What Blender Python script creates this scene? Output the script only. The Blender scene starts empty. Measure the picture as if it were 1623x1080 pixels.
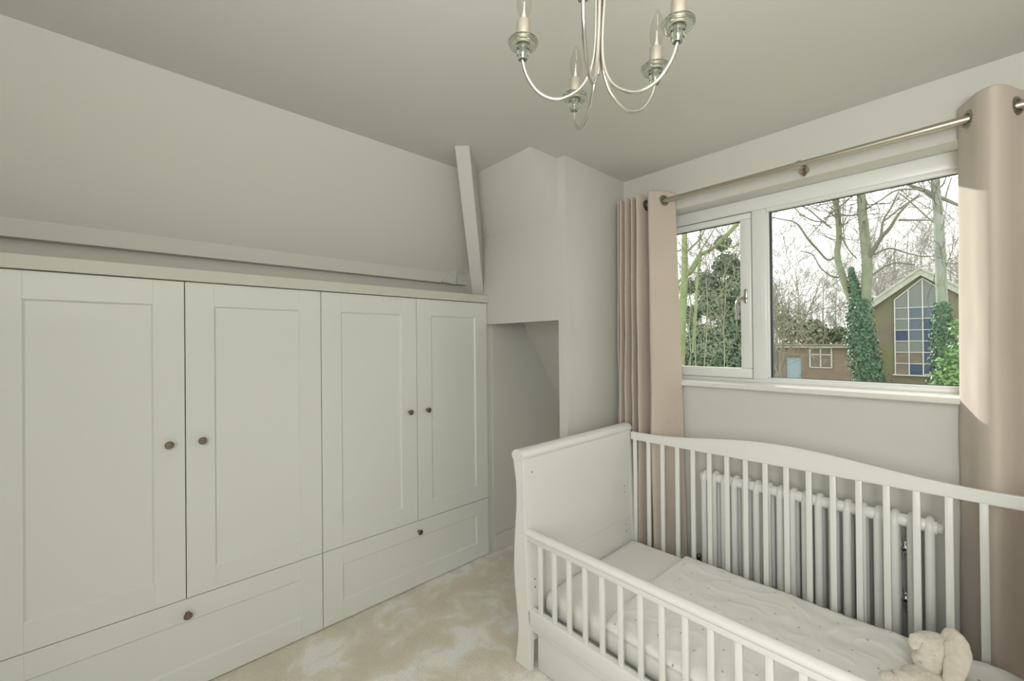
import bpy, bmesh, math, random
from mathutils import Vector, Matrix, noise
import numpy as np

random.seed(7)
C = bpy.context.scene.collection
PI = math.pi

# ------------------------------------------------------------------ camera
YAW, PITCH, ROLL, FPX = math.radians(47.0963), math.radians(-0.2481), math.radians(-0.5602), 662.004
EYE = Vector((0, 0, 1.45))
FW = Vector((-math.sin(YAW) * math.cos(PITCH), math.cos(YAW) * math.cos(PITCH), -math.sin(PITCH)))
_rt = Vector((math.cos(YAW), math.sin(YAW), 0)); _up = _rt.cross(FW)
RT = _rt * math.cos(ROLL) + _up * math.sin(ROLL)
UP = -_rt * math.sin(ROLL) + _up * math.cos(ROLL)
cam = bpy.data.objects.new('camera', bpy.data.cameras.new('camera'))
C.objects.link(cam)
cam.matrix_world = Matrix(((RT.x, UP.x, -FW.x, EYE.x), (RT.y, UP.y, -FW.y, EYE.y), (RT.z, UP.z, -FW.z, EYE.z), (0, 0, 0, 1)))
cam.data.sensor_fit = 'HORIZONTAL'; cam.data.sensor_width = 36; cam.data.lens = FPX * 36 / 1623
cam.data.clip_start = 0.02; cam.data.clip_end = 500
bpy.context.scene.camera = cam
SC = bpy.context.scene
SC.view_settings.view_transform = 'Standard'; SC.view_settings.look = 'None'
SC.view_settings.gamma = 1; SC.view_settings.use_curve_mapping = False
SC.view_settings.exposure = 0.0

# ------------------------------------------------------------------ sky, sun, large lights
wld = bpy.data.worlds.new('sky'); SC.world = wld; wld.use_nodes = True
nt = wld.node_tree; nt.nodes.clear()
bg = nt.nodes.new('ShaderNodeBackground'); out = nt.nodes.new('ShaderNodeOutputWorld')
bg.inputs[0].default_value = (1.0, 0.99, 0.965, 1); bg.inputs[1].default_value = 2.1
nt.links.new(bg.outputs[0], out.inputs[0])

def area(name, loc, target, sx, sy, power, col):
    l = bpy.data.lights.new(name, 'AREA'); l.shape = 'RECTANGLE'; l.size = sx; l.size_y = sy
    l.energy = power; l.color = col
    o = bpy.data.objects.new(name, l); C.objects.link(o); o.location = loc
    o.rotation_euler = (Vector(target) - Vector(loc)).to_track_quat('-Z', 'Y').to_euler()
    return o
sun = bpy.data.lights.new('sun', 'SUN'); sun.energy = 5.0; sun.angle = math.radians(0.7); sun.color = (1.0, 0.96, 0.89)
so = bpy.data.objects.new('sun', sun); C.objects.link(so)
so.rotation_euler = Vector((0.80, -0.50, -0.245)).to_track_quat('-Z', 'Y').to_euler()
ll = area('rear_fill', (0.45, -1.25, 1.25), (-0.40, 2.4, 0.35), .7, 2.1, 32, (1.0, 0.99, 0.965)); ll.data.spread = math.radians(130)  # added fill light behind the camera
area('bounce_fill', (0.62, -0.3, 1.52), (0.62, -0.299, 2.5), 0.9, 0.9, 53, (1.0, 0.99, 0.965))  # invented upward fill, brightens the room by bouncing off the ceiling

# ------------------------------------------------------------------ materials
def lin(c):
    return tuple(((x / 255 + 0.055) / 1.055) ** 2.4 if x > 10 else x / 255 / 12.92 for x in c)
def mat(name, col, rough=0.6, metal=0.0, bump=0.0, bscale=80, var=0.0, vscale=4, col2=None, spec=0.5, sheen=0.0, stretch=None, detail=4):
    m = bpy.data.materials.new(name); m.use_nodes = True
    n = m.node_tree.nodes; L = m.node_tree.links; b = n['Principled BSDF']
    b.inputs['Base Color'].default_value = (*col, 1); b.inputs['Roughness'].default_value = rough
    b.inputs['Metallic'].default_value = metal; b.inputs['Specular IOR Level'].default_value = spec
    if sheen: b.inputs['Sheen Weight'].default_value = sheen
    tc = n.new('ShaderNodeTexCoord'); src = tc.outputs['Object']
    if stretch:
        mp = n.new('ShaderNodeMapping'); mp.inputs['Scale'].default_value = stretch
        L.new(src, mp.inputs[0]); src = mp.outputs[0]
    if var or col2:
        t = n.new('ShaderNodeTexNoise'); t.inputs['Scale'].default_value = vscale; t.inputs['Detail'].default_value = detail
        L.new(src, t.inputs['Vector'])
        r = n.new('ShaderNodeValToRGB'); L.new(t.outputs['Fac'], r.inputs[0])
        a = col; c2 = col2 if col2 else tuple(x * (1 - var) for x in col)
        r.color_ramp.elements[0].position = 0.35; r.color_ramp.elements[1].position = 0.65
        r.color_ramp.elements[0].color = (*c2, 1); r.color_ramp.elements[1].color = (*a, 1)
        L.new(r.outputs[0], b.inputs['Base Color'])
    if bump:
        t2 = n.new('ShaderNodeTexNoise'); t2.inputs['Scale'].default_value = bscale; t2.inputs['Detail'].default_value = 3
        L.new(src, t2.inputs['Vector'])
        bp = n.new('ShaderNodeBump'); bp.inputs['Strength'].default_value = bump; bp.inputs['Distance'].default_value = 0.002
        L.new(t2.outputs['Fac'], bp.inputs['Height']); L.new(bp.outputs[0], b.inputs['Normal'])
    return m
M = {}
M['wall'] = mat('wall_paint', (.61, .61, .565), .85, bump=.08, bscale=300, spec=.2)
M['ceil'] = mat('ceiling_paint', (.63, .63, .585), .9, bump=.06, bscale=200, spec=.2)
M['ward'] = mat('wardrobe_paint', (.70, .715, .685), .36, bump=.03, bscale=400, spec=.45)
M['cot'] = mat('cot_lacquer', (.74, .745, .715), .35, spec=.45)
M['upvc'] = mat('white_upvc', (.74, .76, .74), .3, spec=.5)
M['sill'] = mat('sill_gloss', (.74, .735, .69), .25, spec=.5)
M['rad'] = mat('radiator_enamel', (.78, .785, .765), .25, spec=.5)
M['nickel'] = mat('satin_nickel', (.56, .52, .45), .28, 1.0)
M['silver'] = mat('polished_arm', (.74, .72, .68), .18, 1.0)
M['ring'] = mat('eyelet_metal', (.36, .33, .27), .35, 1.0)
M['handle_chrome'] = mat('handle_chrome', (.50, .49, .46), .22, 1.0)
M['chrome'] = mat('polished_chrome', (.82, .82, .80), .08, 1.0)
M['tube'] = mat('brushed_candle_tube', (.72, .66, .58), .42, 1.0)
M['knob'] = mat('aged_pewter', (.24, .20, .155), .38, 1.0)
M['dark'] = mat('dark_gap', (.03, .03, .03), .8)
M['black'] = mat('black_plastic', (.015, .015, .015), .4)
M['gasket'] = mat('black_gasket', (.035, .045, .05), .5)
M['sheet'] = mat('fitted_sheet', (.76, .76, .705), .9, bump=.1, bscale=500, sheen=.1)
M['plush'] = mat('cream_plush', (.80, .73, .63), 1.0, bump=1.0, bscale=210, var=.12, vscale=60, sheen=.4)
M['curtain'] = mat('curtain_cotton', (.575, .50, .43), .9, bump=.15, bscale=900, var=.05, vscale=3, sheen=.15)
M['stitch'] = mat('curtain_lining', (.55, .50, .43), .9)

def glass_mat(name, tint=(1, 1, 1), gloss=0.07):
    m = bpy.data.materials.new(name); m.use_nodes = True
    n = m.node_tree.nodes; L = m.node_tree.links; n.clear()
    o = n.new('ShaderNodeOutputMaterial'); mx = n.new('ShaderNodeMixShader'); t = n.new('ShaderNodeBsdfTransparent'); g = n.new('ShaderNodeBsdfGlossy')
    lw = n.new('ShaderNodeLayerWeight'); pw = n.new('ShaderNodeMath'); pw.operation = 'POWER'; pw.inputs[1].default_value = 4.0; L.new(lw.outputs['Facing'], pw.inputs[0])
    f = n.new('ShaderNodeMath'); f.operation = 'MULTIPLY_ADD'; f.inputs[1].default_value = .35; f.inputs[2].default_value = .035; L.new(pw.outputs[0], f.inputs[0])
    t.inputs[0].default_value = (*tint, 1); g.inputs['Roughness'].default_value = 0.02
    L.new(f.outputs[0], mx.inputs[0]); L.new(t.outputs[0], mx.inputs[1]); L.new(g.outputs[0], mx.inputs[2]); L.new(mx.outputs[0], o.inputs[0])
    return m
M['glass'] = glass_mat('window_glass', (.97, .98, .97))
M['bulb'] = glass_mat('clear_bulb_glass', (.93, .92, .90))
def real_glass(name):
    m = bpy.data.materials.new(name); m.use_nodes = True
    b = m.node_tree.nodes['Principled BSDF']; b.inputs['Transmission Weight'].default_value = 1; b.inputs['Roughness'].default_value = .02
    b.inputs['IOR'].default_value = 1.5; b.inputs['Base Color'].default_value = (.80, .84, .79, 1)
    return m
M['crystal'] = real_glass('moulded_glass')

def carpet_mat():
    m = bpy.data.materials.new('carpet_pile'); m.use_nodes = True
    n = m.node_tree.nodes; L = m.node_tree.links; b = n['Principled BSDF']
    b.inputs['Roughness'].default_value = 1; b.inputs['Specular IOR Level'].default_value = .1; b.inputs['Sheen Weight'].default_value = .3
    tc = n.new('ShaderNodeTexCoord')
    big = n.new('ShaderNodeTexNoise'); big.inputs['Scale'].default_value = 5.2; big.inputs['Detail'].default_value = 5; big.inputs['Roughness'].default_value = .55; big.inputs['Distortion'].default_value = .35
    L.new(tc.outputs['Object'], big.inputs['Vector'])
    r = n.new('ShaderNodeValToRGB'); L.new(big.outputs['Fac'], r.inputs[0])
    r.color_ramp.elements[0].position = .38; r.color_ramp.elements[0].color = (.76, .70, .56, 1)
    r.color_ramp.elements[1].position = .62; r.color_ramp.elements[1].color = (.97, .96, .92, 1)
    e = r.color_ramp.elements.new(.50); e.color = (.83, .77, .64, 1)
    fine = n.new('ShaderNodeTexNoise'); fine.inputs['Scale'].default_value = 170; fine.inputs['Detail'].default_value = 2
    L.new(tc.outputs['Object'], fine.inputs['Vector'])
    r2 = n.new('ShaderNodeValToRGB'); L.new(fine.outputs['Fac'], r2.inputs[0])
    r2.color_ramp.elements[0].position = .3; r2.color_ramp.elements[0].color = (.88, .87, .86, 1)
    r2.color_ramp.elements[1].position = .7; r2.color_ramp.elements[1].color = (1, 1, 1, 1)
    mx = n.new('ShaderNodeMix'); mx.data_type = 'RGBA'; mx.blend_type = 'MULTIPLY'; mx.inputs[0].default_value = 1
    L.new(r.outputs[0], mx.inputs[6]); L.new(r2.outputs[0], mx.inputs[7]); L.new(mx.outputs[2], b.inputs['Base Color'])
    bp = n.new('ShaderNodeBump'); bp.inputs['Strength'].default_value = .9; bp.inputs['Distance'].default_value = .008
    L.new(fine.outputs['Fac'], bp.inputs['Height']); L.new(bp.outputs[0], b.inputs['Normal'])
    return m
M['carpet'] = carpet_mat()

def quilt_mat():
    m = mat('quilt_cotton', (.80, .80, .76), .9, bump=.12, bscale=500, sheen=.1)
    n = m.node_tree.nodes; L = m.node_tree.links; b = n['Principled BSDF']
    tc = n['Texture Coordinate']
    mp = n.new('ShaderNodeMapping'); mp.inputs['Rotation'].default_value = (0, 0, .5); mp.inputs['Scale'].default_value = (1, 1, 0)
    L.new(tc.outputs['Object'], mp.inputs[0])
    v = n.new('ShaderNodeTexVoronoi'); v.inputs['Scale'].default_value = 9.2; v.inputs['Randomness'].default_value = .45
    v.voronoi_dimensions = '2D'
    L.new(mp.outputs[0], v.inputs['Vector'])
    r = n.new('ShaderNodeValToRGB'); L.new(v.outputs['Distance'], r.inputs[0])
    r.color_ramp.elements[0].position = .030; r.color_ramp.elements[0].color = (.42, .42, .41, 1)
    r.color_ramp.elements[1].position = .042; r.color_ramp.elements[1].color = (.80, .80, .76, 1)
    L.new(r.outputs[0], b.inputs['Base Color'])
    return m
M['quilt'] = quilt_mat()

# ------------------------------------------------------------------ mesh helpers
def tag(o, label=None, cat=None, group=None, kind=None):
    if label: o['label'] = label
    if cat: o['category'] = cat
    if group: o['group'] = group
    if kind: o['kind'] = kind
    return o
def empty(name, loc=(0, 0, 0), label=None, cat=None, group=None, kind=None, rz=0):
    o = bpy.data.objects.new(name, None); C.objects.link(o); o.location = loc; o.rotation_euler.z = rz; o.empty_display_size = .05
    return tag(o, label, cat, group, kind)
def mesh_obj(name, me, m, parent=None):
    o = bpy.data.objects.new(name, me); C.objects.link(o)
    if m is not None and not me.materials: me.materials.append(m)
    if parent: o.parent = parent
    return o
class MB:
    """collects shapes into one mesh"""
    def __init__(s): s.bm = bmesh.new()
    def box(s, a, b, bev=0, seg=2):
        t = bmesh.new(); bmesh.ops.create_cube(t, size=1)
        a = Vector(a); b = Vector(b); c = (a + b) / 2; d = b - a
        for v in t.verts: v.co = Vector((v.co.x * d.x + c.x, v.co.y * d.y + c.y, v.co.z * d.z + c.z))
        if bev: bmesh.ops.bevel(t, geom=t.edges[:], offset=bev, segments=seg, affect='EDGES', profile=.5)
        s.merge(t); return s
    def merge(s, t, mtx=None):
        if mtx is not None: bmesh.ops.transform(t, matrix=mtx, verts=t.verts)
        me = bpy.data.meshes.new('tmp'); t.to_mesh(me); t.free(); s.bm.from_mesh(me); bpy.data.meshes.remove(me)
    def tube(s, pts, r, n=8, cap=True):
        pts = [Vector(p) for p in pts]; rs = r if isinstance(r, (list, tuple)) else [r] * len(pts)
        prev = None; rings = []
        for i, p in enumerate(pts):
            d = (pts[min(i + 1, len(pts) - 1)] - pts[max(i - 1, 0)])
            d = d.normalized() if d.length > 1e-9 else Vector((0, 0, 1))
            if prev is None:
                u = d.orthogonal().normalized()
            else:
                u = prev - d * prev.dot(d)
                u = u.normalized() if u.length > 1e-6 else d.orthogonal().normalized()
            prev = u; w = d.cross(u)
            rings.append([s.bm.verts.new(p + (u * math.cos(2 * PI * k / n) + w * math.sin(2 * PI * k / n)) * rs[i]) for k in range(n)])
        for a, b in zip(rings, rings[1:]):
            for k in range(n): s.bm.faces.new((a[k], a[(k + 1) % n], b[(k + 1) % n], b[k]))
        if cap:
            s.bm.faces.new(rings[0][::-1]); s.bm.faces.new(rings[-1])
        return s
    def lathe(s, prof, n=24, origin=(0, 0, 0), axis=(0, 0, 1), close=False):
        """prof = [(r, h)] spun about axis"""
        ax = Vector(axis).normalized(); u = ax.orthogonal().normalized(); w = ax.cross(u); o = Vector(origin); rings = []
        for r, h in prof:
            if r < 1e-6: rings.append([s.bm.verts.new(o + ax * h)])
            else: rings.append([s.bm.verts.new(o + ax * h + (u * math.cos(2 * PI * k / n) + w * math.sin(2 * PI * k / n)) * r) for k in range(n)])
        seq = list(zip(rings, rings[1:]))
        if close: seq.append((rings[-1], rings[0]))
        for a, b in seq:
            for k in range(n):
                k2 = (k + 1) % n
                if len(a) == 1 and len(b) == 1: continue
                if len(a) == 1: s.bm.faces.new((a[0], b[k2], b[k]))
                elif len(b) == 1: s.bm.faces.new((a[k], a[k2], b[0]))
                else: s.bm.faces.new((a[k], a[k2], b[k2], b[k]))
        return s
    def prism(s, poly, a, b, plane='xz', bev=0):
        """poly in a plane, extruded between a and b along the third axis"""
        t = bmesh.new()
        def P(p, h):
            return Vector((p[0], h, p[1])) if plane == 'xz' else (Vector((h, p[0], p[1])) if plane == 'yz' else Vector((p[0], p[1], h)))
        A = [t.verts.new(P(p, a)) for p in poly]; B = [t.verts.new(P(p, b)) for p in poly]
        n = len(poly)
        t.faces.new(A); t.faces.new(B[::-1])
        for k in range(n): t.faces.new((A[k], B[k], B[(k + 1) % n], A[(k + 1) % n]))
        bmesh.ops.recalc_face_normals(t, faces=t.faces)
        if bev:
            es = [e for e in t.edges if all(v in A for v in e.verts) or all(v in B for v in e.verts)]
            A_ = set(A); B_ = set(B)
            es = [e for e in t.edges if (e.verts[0] in A_ and e.verts[1] in A_) or (e.verts[0] in B_ and e.verts[1] in B_)]
            bmesh.ops.bevel(t, geom=es, offset=bev, segments=2, affect='EDGES')
        s.merge(t); return s
    def poly(s, pts):
        vs = [s.bm.verts.new(Vector(p)) for p in pts]; s.bm.faces.new(vs); return s
    def ball(s, c, r, sc=(1, 1, 1), rot=None, n=16):
        t = bmesh.new(); bmesh.ops.create_uvsphere(t, u_segments=n, v_segments=max(6, n * 2 // 3), radius=r)
        m = Matrix.Translation(Vector(c)) @ (rot.to_4x4() if rot else Matrix.Identity(4)) @ Matrix.Diagonal((*sc, 1))
        s.merge(t, m); return s
    def build(s, name, m, parent=None, smooth=False, recalc=True, auto=True):
        if recalc: bmesh.ops.recalc_face_normals(s.bm, faces=s.bm.faces)
        me = bpy.data.meshes.new(name); s.bm.to_mesh(me); s.bm.free()
        if smooth:
            me.polygons.foreach_set('use_smooth', [True] * len(me.polygons))
            if auto:
                try: me.set_sharp_from_angle(angle=math.radians(38))
                except Exception: pass
        return mesh_obj(name, me, M[m] if isinstance(m, str) else m, parent)
def raw(name, V, F, m, parent=None, smooth=False):
    me = bpy.data.meshes.new(name); me.from_pydata(V, [], F); me.update()
    if smooth: me.polygons.foreach_set('use_smooth', [True] * len(me.polygons))
    return mesh_obj(name, me, M[m] if isinstance(m, str) else m, parent)
def spline(pts, n):
    """Catmull-Rom through pts, n samples per span"""
    P = [Vector(p) for p in pts]; out = []
    for i in range(len(P) - 1):
        p0 = P[i - 1] if i else P[0] * 2 - P[1]; p1 = P[i]; p2 = P[i + 1]; p3 = P[i + 2] if i + 2 < len(P) else P[-1] * 2 - P[-2]
        for k in range(n):
            t = k / n
            out.append(.5 * ((2 * p1) + (p2 - p0) * t + (2 * p0 - 5 * p1 + 4 * p2 - p3) * t * t + (3 * p1 - p0 - 3 * p2 + p3) * t ** 3))
    out.append(P[-1]); return out

# ------------------------------------------------------------------ room shell
ZC = 2.507; XW = -2.2189; YN = 1.8314; YW = 2.44; XR = -1.5187; XCH = -1.5753; SL = 1.517
XS = -2.064; YA = 1.614      # where the sloping ceilings leave the flat ceiling
BY = -1.35; RX = 1.35        # back wall and right wall of the room behind the camera
def struct(name, mb, m, label, cat, smooth=False, parent=None):
    o = mb.build(name, m, parent, smooth=smooth)
    return tag(o, label, cat, kind='structure')
mb = MB(); mb.box((-3.0, BY - .1, -.06), (RX + .1, 3.6, 0))
struct('floor', mb, 'carpet', 'cream deep pile carpet with lighter brushed patches', 'floor')
mb = MB(); mb.prism([(XS, BY - .1), (RX + .1, BY - .1), (RX + .1, YW + .25), (XR - .05, YW + .25), (XR - .05, YN + .02), (XCH - .01, YN + .02), (XCH - .01, YA), (XS, YA)], ZC, ZC + .1, 'xy')
struct('ceiling', mb, 'ceil', 'flat off-white ceiling with the chandelier hanging from it', 'ceiling')
# left sloping ceiling: from the flat ceiling down to the purlin above the wardrobes
def slab(pts, th):
    """closed slab below-facing quad pts, thickened away from the room"""
    v = [Vector(p) for p in pts]; n = (v[1] - v[0]).cross(v[2] - v[0]).normalized() * th
    t = bmesh.new(); A = [t.verts.new(p) for p in v]; B = [t.verts.new(p + n) for p in v]
    t.faces.new(A); t.faces.new(B[::-1])
    for k in range(len(v)): t.faces.new((A[k], B[k], B[(k + 1) % len(v)], A[(k + 1) % len(v)]))
    bmesh.ops.recalc_face_normals(t, faces=t.faces); return t
ZP = 1.94; XP = XS - (ZC - ZP) / SL
mb = MB()
dxx = (ZC - ZP) / SL
mb.merge(slab([(XS, BY - .1, ZC), (XS, YA, ZC), (XP, YA + dxx, ZP), (XP, BY - .1, ZP)], .05))
struct('ceiling_slope', mb, 'wall', 'long sloping ceiling above the wardrobes on the left', 'sloping ceiling')
# hip slope over the alcove
mb = MB(); zb = 2.1775; dd = (ZC - zb) / SL
xl = XS - dd
mb.merge(slab([(XS, YA, ZC), (XCH, YA, ZC), (XCH, YN, zb), (XS - (YN - YA), YN, zb)][::-1], .002))
mb.prism([(YA, ZC), (YN + .02, zb - .02 * SL), (YN + .02, ZC + .02), (YA, ZC + .02)], XCH - .03, XCH, 'yz')
struct('ceiling_slope', mb, 'wall', 'small sloping ceiling face above the low alcove opening', 'sloping ceiling')
# purlin with its recess above the wardrobes
mb = MB(); mb.box((XP - .10, BY - .1, 1.868), (XP, YN + .02, ZP + .001))
struct('trim_1', mb, 'wall', 'painted roof purlin running above the wardrobe tops', 'purlin')
mb = MB(); mb.box((-3.0, BY - .1, 0), (-2.50, YN + .2, 1.9))
struct('wall_left', mb, 'wall', 'low eaves wall behind the wardrobes', 'wall')
# hip rafter, diagonal
mb = MB(); A0 = Vector((-1.838, 1.303, ZC)); B0 = Vector((-1.786, 1.361, ZC)); dv = Vector((-1, 1, -1.52)); back = Vector((-.27, .27, 0))
L_ = .50
ps = [A0, B0, B0 + back, A0 + back]
t = bmesh.new(); up_ = [t.verts.new(p - dv * .01) for p in ps]; lo_ = [t.verts.new(p + dv * L_) for p in ps]
t.faces.new(up_); t.faces.new(lo_[::-1])
for k in range(4): t.faces.new((up_[k], lo_[k], lo_[(k + 1) % 4], up_[(k + 1) % 4]))
bmesh.ops.recalc_face_normals(t, faces=t.faces)
bmesh.ops.bevel(t, geom=t.edges[:], offset=.003, segments=2, affect='EDGES'); mb.merge(t)
struct('trim_2', mb, 'wall', 'square painted hip rafter leaning from the ceiling down to the wardrobe end', 'rafter')
mb = MB()   # wedge where the purlin meets the hip rafter
mb.prism([(1.66, 1.93), (1.60, 1.875), (1.72, 1.862), (1.74, 2.02)], -2.46, -2.425, 'yz')
struct('trim_3', mb, 'wall', 'small triangular fillet where the purlin meets the hip rafter', 'trim')
# front wall of the alcove (opening), column side, window wall
mb = MB(); T = .045; ZO = 1.575
mb.prism([(-2.95, 0), (XW - .012, 0), (XW - .012, ZO), (XCH, ZO), (XCH, 0), (XR, 0), (XR, ZC), (XCH, ZC), (XCH, zb + .0), (-2.95, zb)], YN, YN + T, 'xz')
mb.box((XR - .05, YN + T - .001, 0), (XR, YW + .2, ZC))            # column side
struct('wall_alcove', mb, 'wall', 'boxed-in wall with the low alcove opening and projecting corner', 'wall')
mb = MB(); mb.box((XW - .06, YN + T, 0), (XW, 3.35, 2.0))
struct('wall_alcove_side', mb, 'wall', 'shadowed inner side wall of the low alcove', 'wall')
mb = MB(); z0, z1 = 2.10, 0
y0 = YN + T; zz = zb - (y0 - YN) * SL
mb.merge(slab([(XW, y0, zz), (XR - .05, y0, zz), (XR - .05, y0 + zz / SL, 0), (XW, y0 + zz / SL, 0)][::-1], .03))
struct('ceiling_alcove', mb, 'wall', 'sloping eaves ceiling inside the low alcove', 'sloping ceiling')
mb = MB(); mb.box((XW, YN + T, 0), (XW + .016, 3.2, .115), .003)
struct('baseboard_alcove', mb, 'wall', 'low skirting board inside the alcove', 'skirting board')
WX0, WX1, WZ0, WZ1 = -1.37, .42, 1.19, 2.24
mb = MB(); ye = YW + .26
mb.box((XR - .02, YW, 0), (WX0, ye, ZC)); mb.box((WX1, YW, 0), (RX + .1, ye, ZC))
mb.box((WX0, YW, 0), (WX1, ye, WZ0)); mb.box((WX0, YW, WZ1), (WX1, ye, ZC))
struct('wall_back', mb, 'wall', 'painted wall around the window behind the cot', 'wall')
mb = MB(); mb.box((XR, YW - .016, 0), (RX, YW, .12), .003)
struct('baseboard_back', mb, 'sill', 'skirting board under the window behind the radiator', 'skirting board')
mb = MB(); mb.box((RX, BY - .1, 0), (RX + .1, YW, ZC))
struct('wall_right', mb, 'wall', 'plain wall on the right of the room outside the picture', 'wall')
mb = MB(); mb.box((-3.0, BY - .1, 0), (RX, BY, ZC))
struct('wall_front', mb, 'wall', 'plain wall behind the camera', 'wall')

# ------------------------------------------------------------------ window
win = empty('window_1', ((WX0 + WX1) / 2, 2.6, WZ0), 'white plastic window with opening casement left and wide fixed pane right', 'window', kind='structure')
def wpart(mb, name, m, smooth=False):
    o = mb.build(name, m, None, smooth=smooth); o.parent = win; o.matrix_parent_inverse = Matrix.Translation(win.location).inverted(); return o
YF = 2.565; MX0, MX1 = -.80, -.715; ZB, ZT = 1.243, 2.150
mb = MB(); B = .004
mb.box((WX0, YF, 1.21), (WX1, YF + .07, 1.234), B); mb.box((WX0, YF, 2.168), (WX1, YF + .07, WZ1), B)
mb.box((WX0, YF, 1.234), (WX0 + .05, YF + .07, 2.168), B); mb.box((WX1 - .05, YF, 1.234), (WX1, YF + .07, 2.168), B)
mb.box((-.790, YF, 1.234), (-.722, YF + .07, 2.168), B)
wpart(mb, 'outer_frame', 'upvc', True)
mb = MB()   # glazing bead of fixed pane
gx0, gx1 = -.712, WX1 - .065
mb.box((-.722, YF + .012, 1.228), (gx1 + .02, YF + .04, ZB), .004); mb.box((-.722, YF + .012, ZT), (gx1 + .02, YF + .04, 2.172), .004)
mb.box((-.726, YF + .012, ZB), (gx0 + .002, YF + .04, ZT), .004); mb.box((gx1, YF + .012, ZB), (gx1 + .02, YF + .04, ZT), .004)
wpart(mb, 'glazing_bead', 'upvc', True)
mb = MB()
mb.box((gx0, YF + .028, ZB), (gx0 + .012, YF + .042, ZT)); mb.box((gx0, YF + .036, ZT - .004), (gx1, YF + .042, ZT))
mb.box((gx0, YF + .036, ZB), (gx1, YF + .042, ZB + .003))
wpart(mb, 'gasket', 'gasket')
mb = MB(); mb.box((gx0, YF + .042, ZB), (gx1, YF + .046, ZT)); wpart(mb, 'glass_pane', 'glass')
# casement
sx0, sx1, sz0, sz1 = WX0 + .045, -.793, 1.236, 2.160
mb = MB(); ys = YF - .014
mb.box((sx0, ys, sz0), (sx1, ys + .06, 1.291), .005); mb.box((sx0, ys, 2.128), (sx1, ys + .06, sz1), .005)
mb.box((sx0, ys, 1.291), (sx0 + .055, ys + .06, 2.128), .005); mb.box((-.847, ys, 1.291), (sx1, ys + .06, 2.128), .005)
wpart(mb, 'casement_frame', 'upvc', True)
mb = MB(); mb.box((sx0 + .055, ys + .03, 2.122), (-.847, ys + .036, 2.128)); mb.box((sx0 + .055, ys + .03, 1.291), (sx0 + .060, ys + .036, 2.128))
wpart(mb, 'gasket', 'gasket')
mb = MB(); mb.box((sx0 + .055, ys + .04, 1.291), (-.847, ys + .044, 2.128)); wpart(mb, 'glass_pane', 'glass')
# handle
mb = MB(); hx = -.818
mb.box((hx - .009, ys - .012, 1.655), (hx + .009, ys, 1.735), .006)
mb.lathe([(0, 0), (.011, 0), (.012, .012), (.009, .02), (0, .02)], 16, (hx - .002, ys - .008, 1.682), (0, -1, 0))
mb.tube(spline([(hx, ys - .022, 1.684), (hx - .018, ys - .034, 1.680), (hx - .032, ys - .04, 1.665), (hx - .034, ys - .04, 1.62), (hx - .032, ys - .038, 1.565)], 5), [.010] * 8 + [.008] * 8 + [.007] * 5, 8)
hnd = wpart(mb, 'window_handle', 'handle_chrome', True); hnd['label'] = 'chrome lever handle'
mb = MB(); mb.lathe([(0, 0), (.0065, 0), (.0065, .004), (0, .004)], 12, (hx - .002, ys - .028, 1.682), (0, -1, 0)); o = wpart(mb, 'lock_cylinder', 'black')
# sill
mb = MB(); prof = [(YF + .01, 1.214), (2.420, 1.212), (2.411, 1.209), (2.405, 1.200), (2.406, 1.190), (2.412, 1.184), (2.424, 1.182), (YF + .01, 1.182)]
mb.prism(prof, WX0 - .03, WX1 + .03, 'yz'); wpart(mb, 'window_sill', 'sill', True)

# ------------------------------------------------------------------ wardrobes
YS = [-.3602, .1878, .7358, 1.2836, YN - .003]; ZJ, ZT_ = .388, 1.7197; XF = XW
def shaker(name, y0, y1, z0, z1, sw, rail_t, rail_b, parent):
    """front frame of stiles and rails with a recessed panel; XF is the face"""
    g = .0016; th = .020; y0 += g; y1 -= g; z0 += g; z1 -= g
    mb = MB(); b = .0009
    mb.box((XF - th, y0, z0), (XF, y0 + sw, z1), b, 1); mb.box((XF - th, y1 - sw, z0), (XF, y1, z1), b, 1)
    mb.box((XF - th, y0 + sw, z1 - rail_t), (XF, y1 - sw, z1), b, 1); mb.box((XF - th, y0 + sw, z0), (XF, y1 - sw, z0 + rail_b), b, 1)
    o = mb.build(name, 'ward', parent)
    # panel with a sloping bead around
    a0, a1, c0, c1 = y0 + sw - .001, y1 - sw + .001, z0 + rail_b - .001, z1 - rail_t + .001
    pm = MB(); i = .007; xs = XF - .0015; xp = XF - .0085
    O = [(xs, a0, c0), (xs, a1, c0), (xs, a1, c1), (xs, a0, c1)]; I = [(xp, a0 + i, c0 + i), (xp, a1 - i, c0 + i), (xp, a1 - i, c1 - i), (xp, a0 + i, c1 - i)]
    bk = [(XF - .016, p[1], p[2]) for p in O]
    V = O + I + bk; F = [(4, 5, 6, 7), (11, 10, 9, 8)] + [(k, (k + 1) % 4, 4 + (k + 1) % 4, 4 + k) for k in range(4)] + [(8 + k, 8 + (k + 1) % 4, (k + 1) % 4, k) for k in range(4)]
    raw('recessed_panel', [tuple(v) for v in V], F, 'ward', o)
    return o
def knob(y, z, parent):
    mb = MB(); mb.lathe([(0, 0), (.0085, 0), (.0085, .002), (.0055, .005), (.0050, .013), (.0095, .018), (.0145, .022), (.0155, .026), (.0125, .030), (0, .0315)], 20, (XF, y, z), (1, 0, 0))
    o = mb.build('knob', 'knob', parent, smooth=True); o['label'] = 'round pewter-coloured knob'; return o
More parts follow.
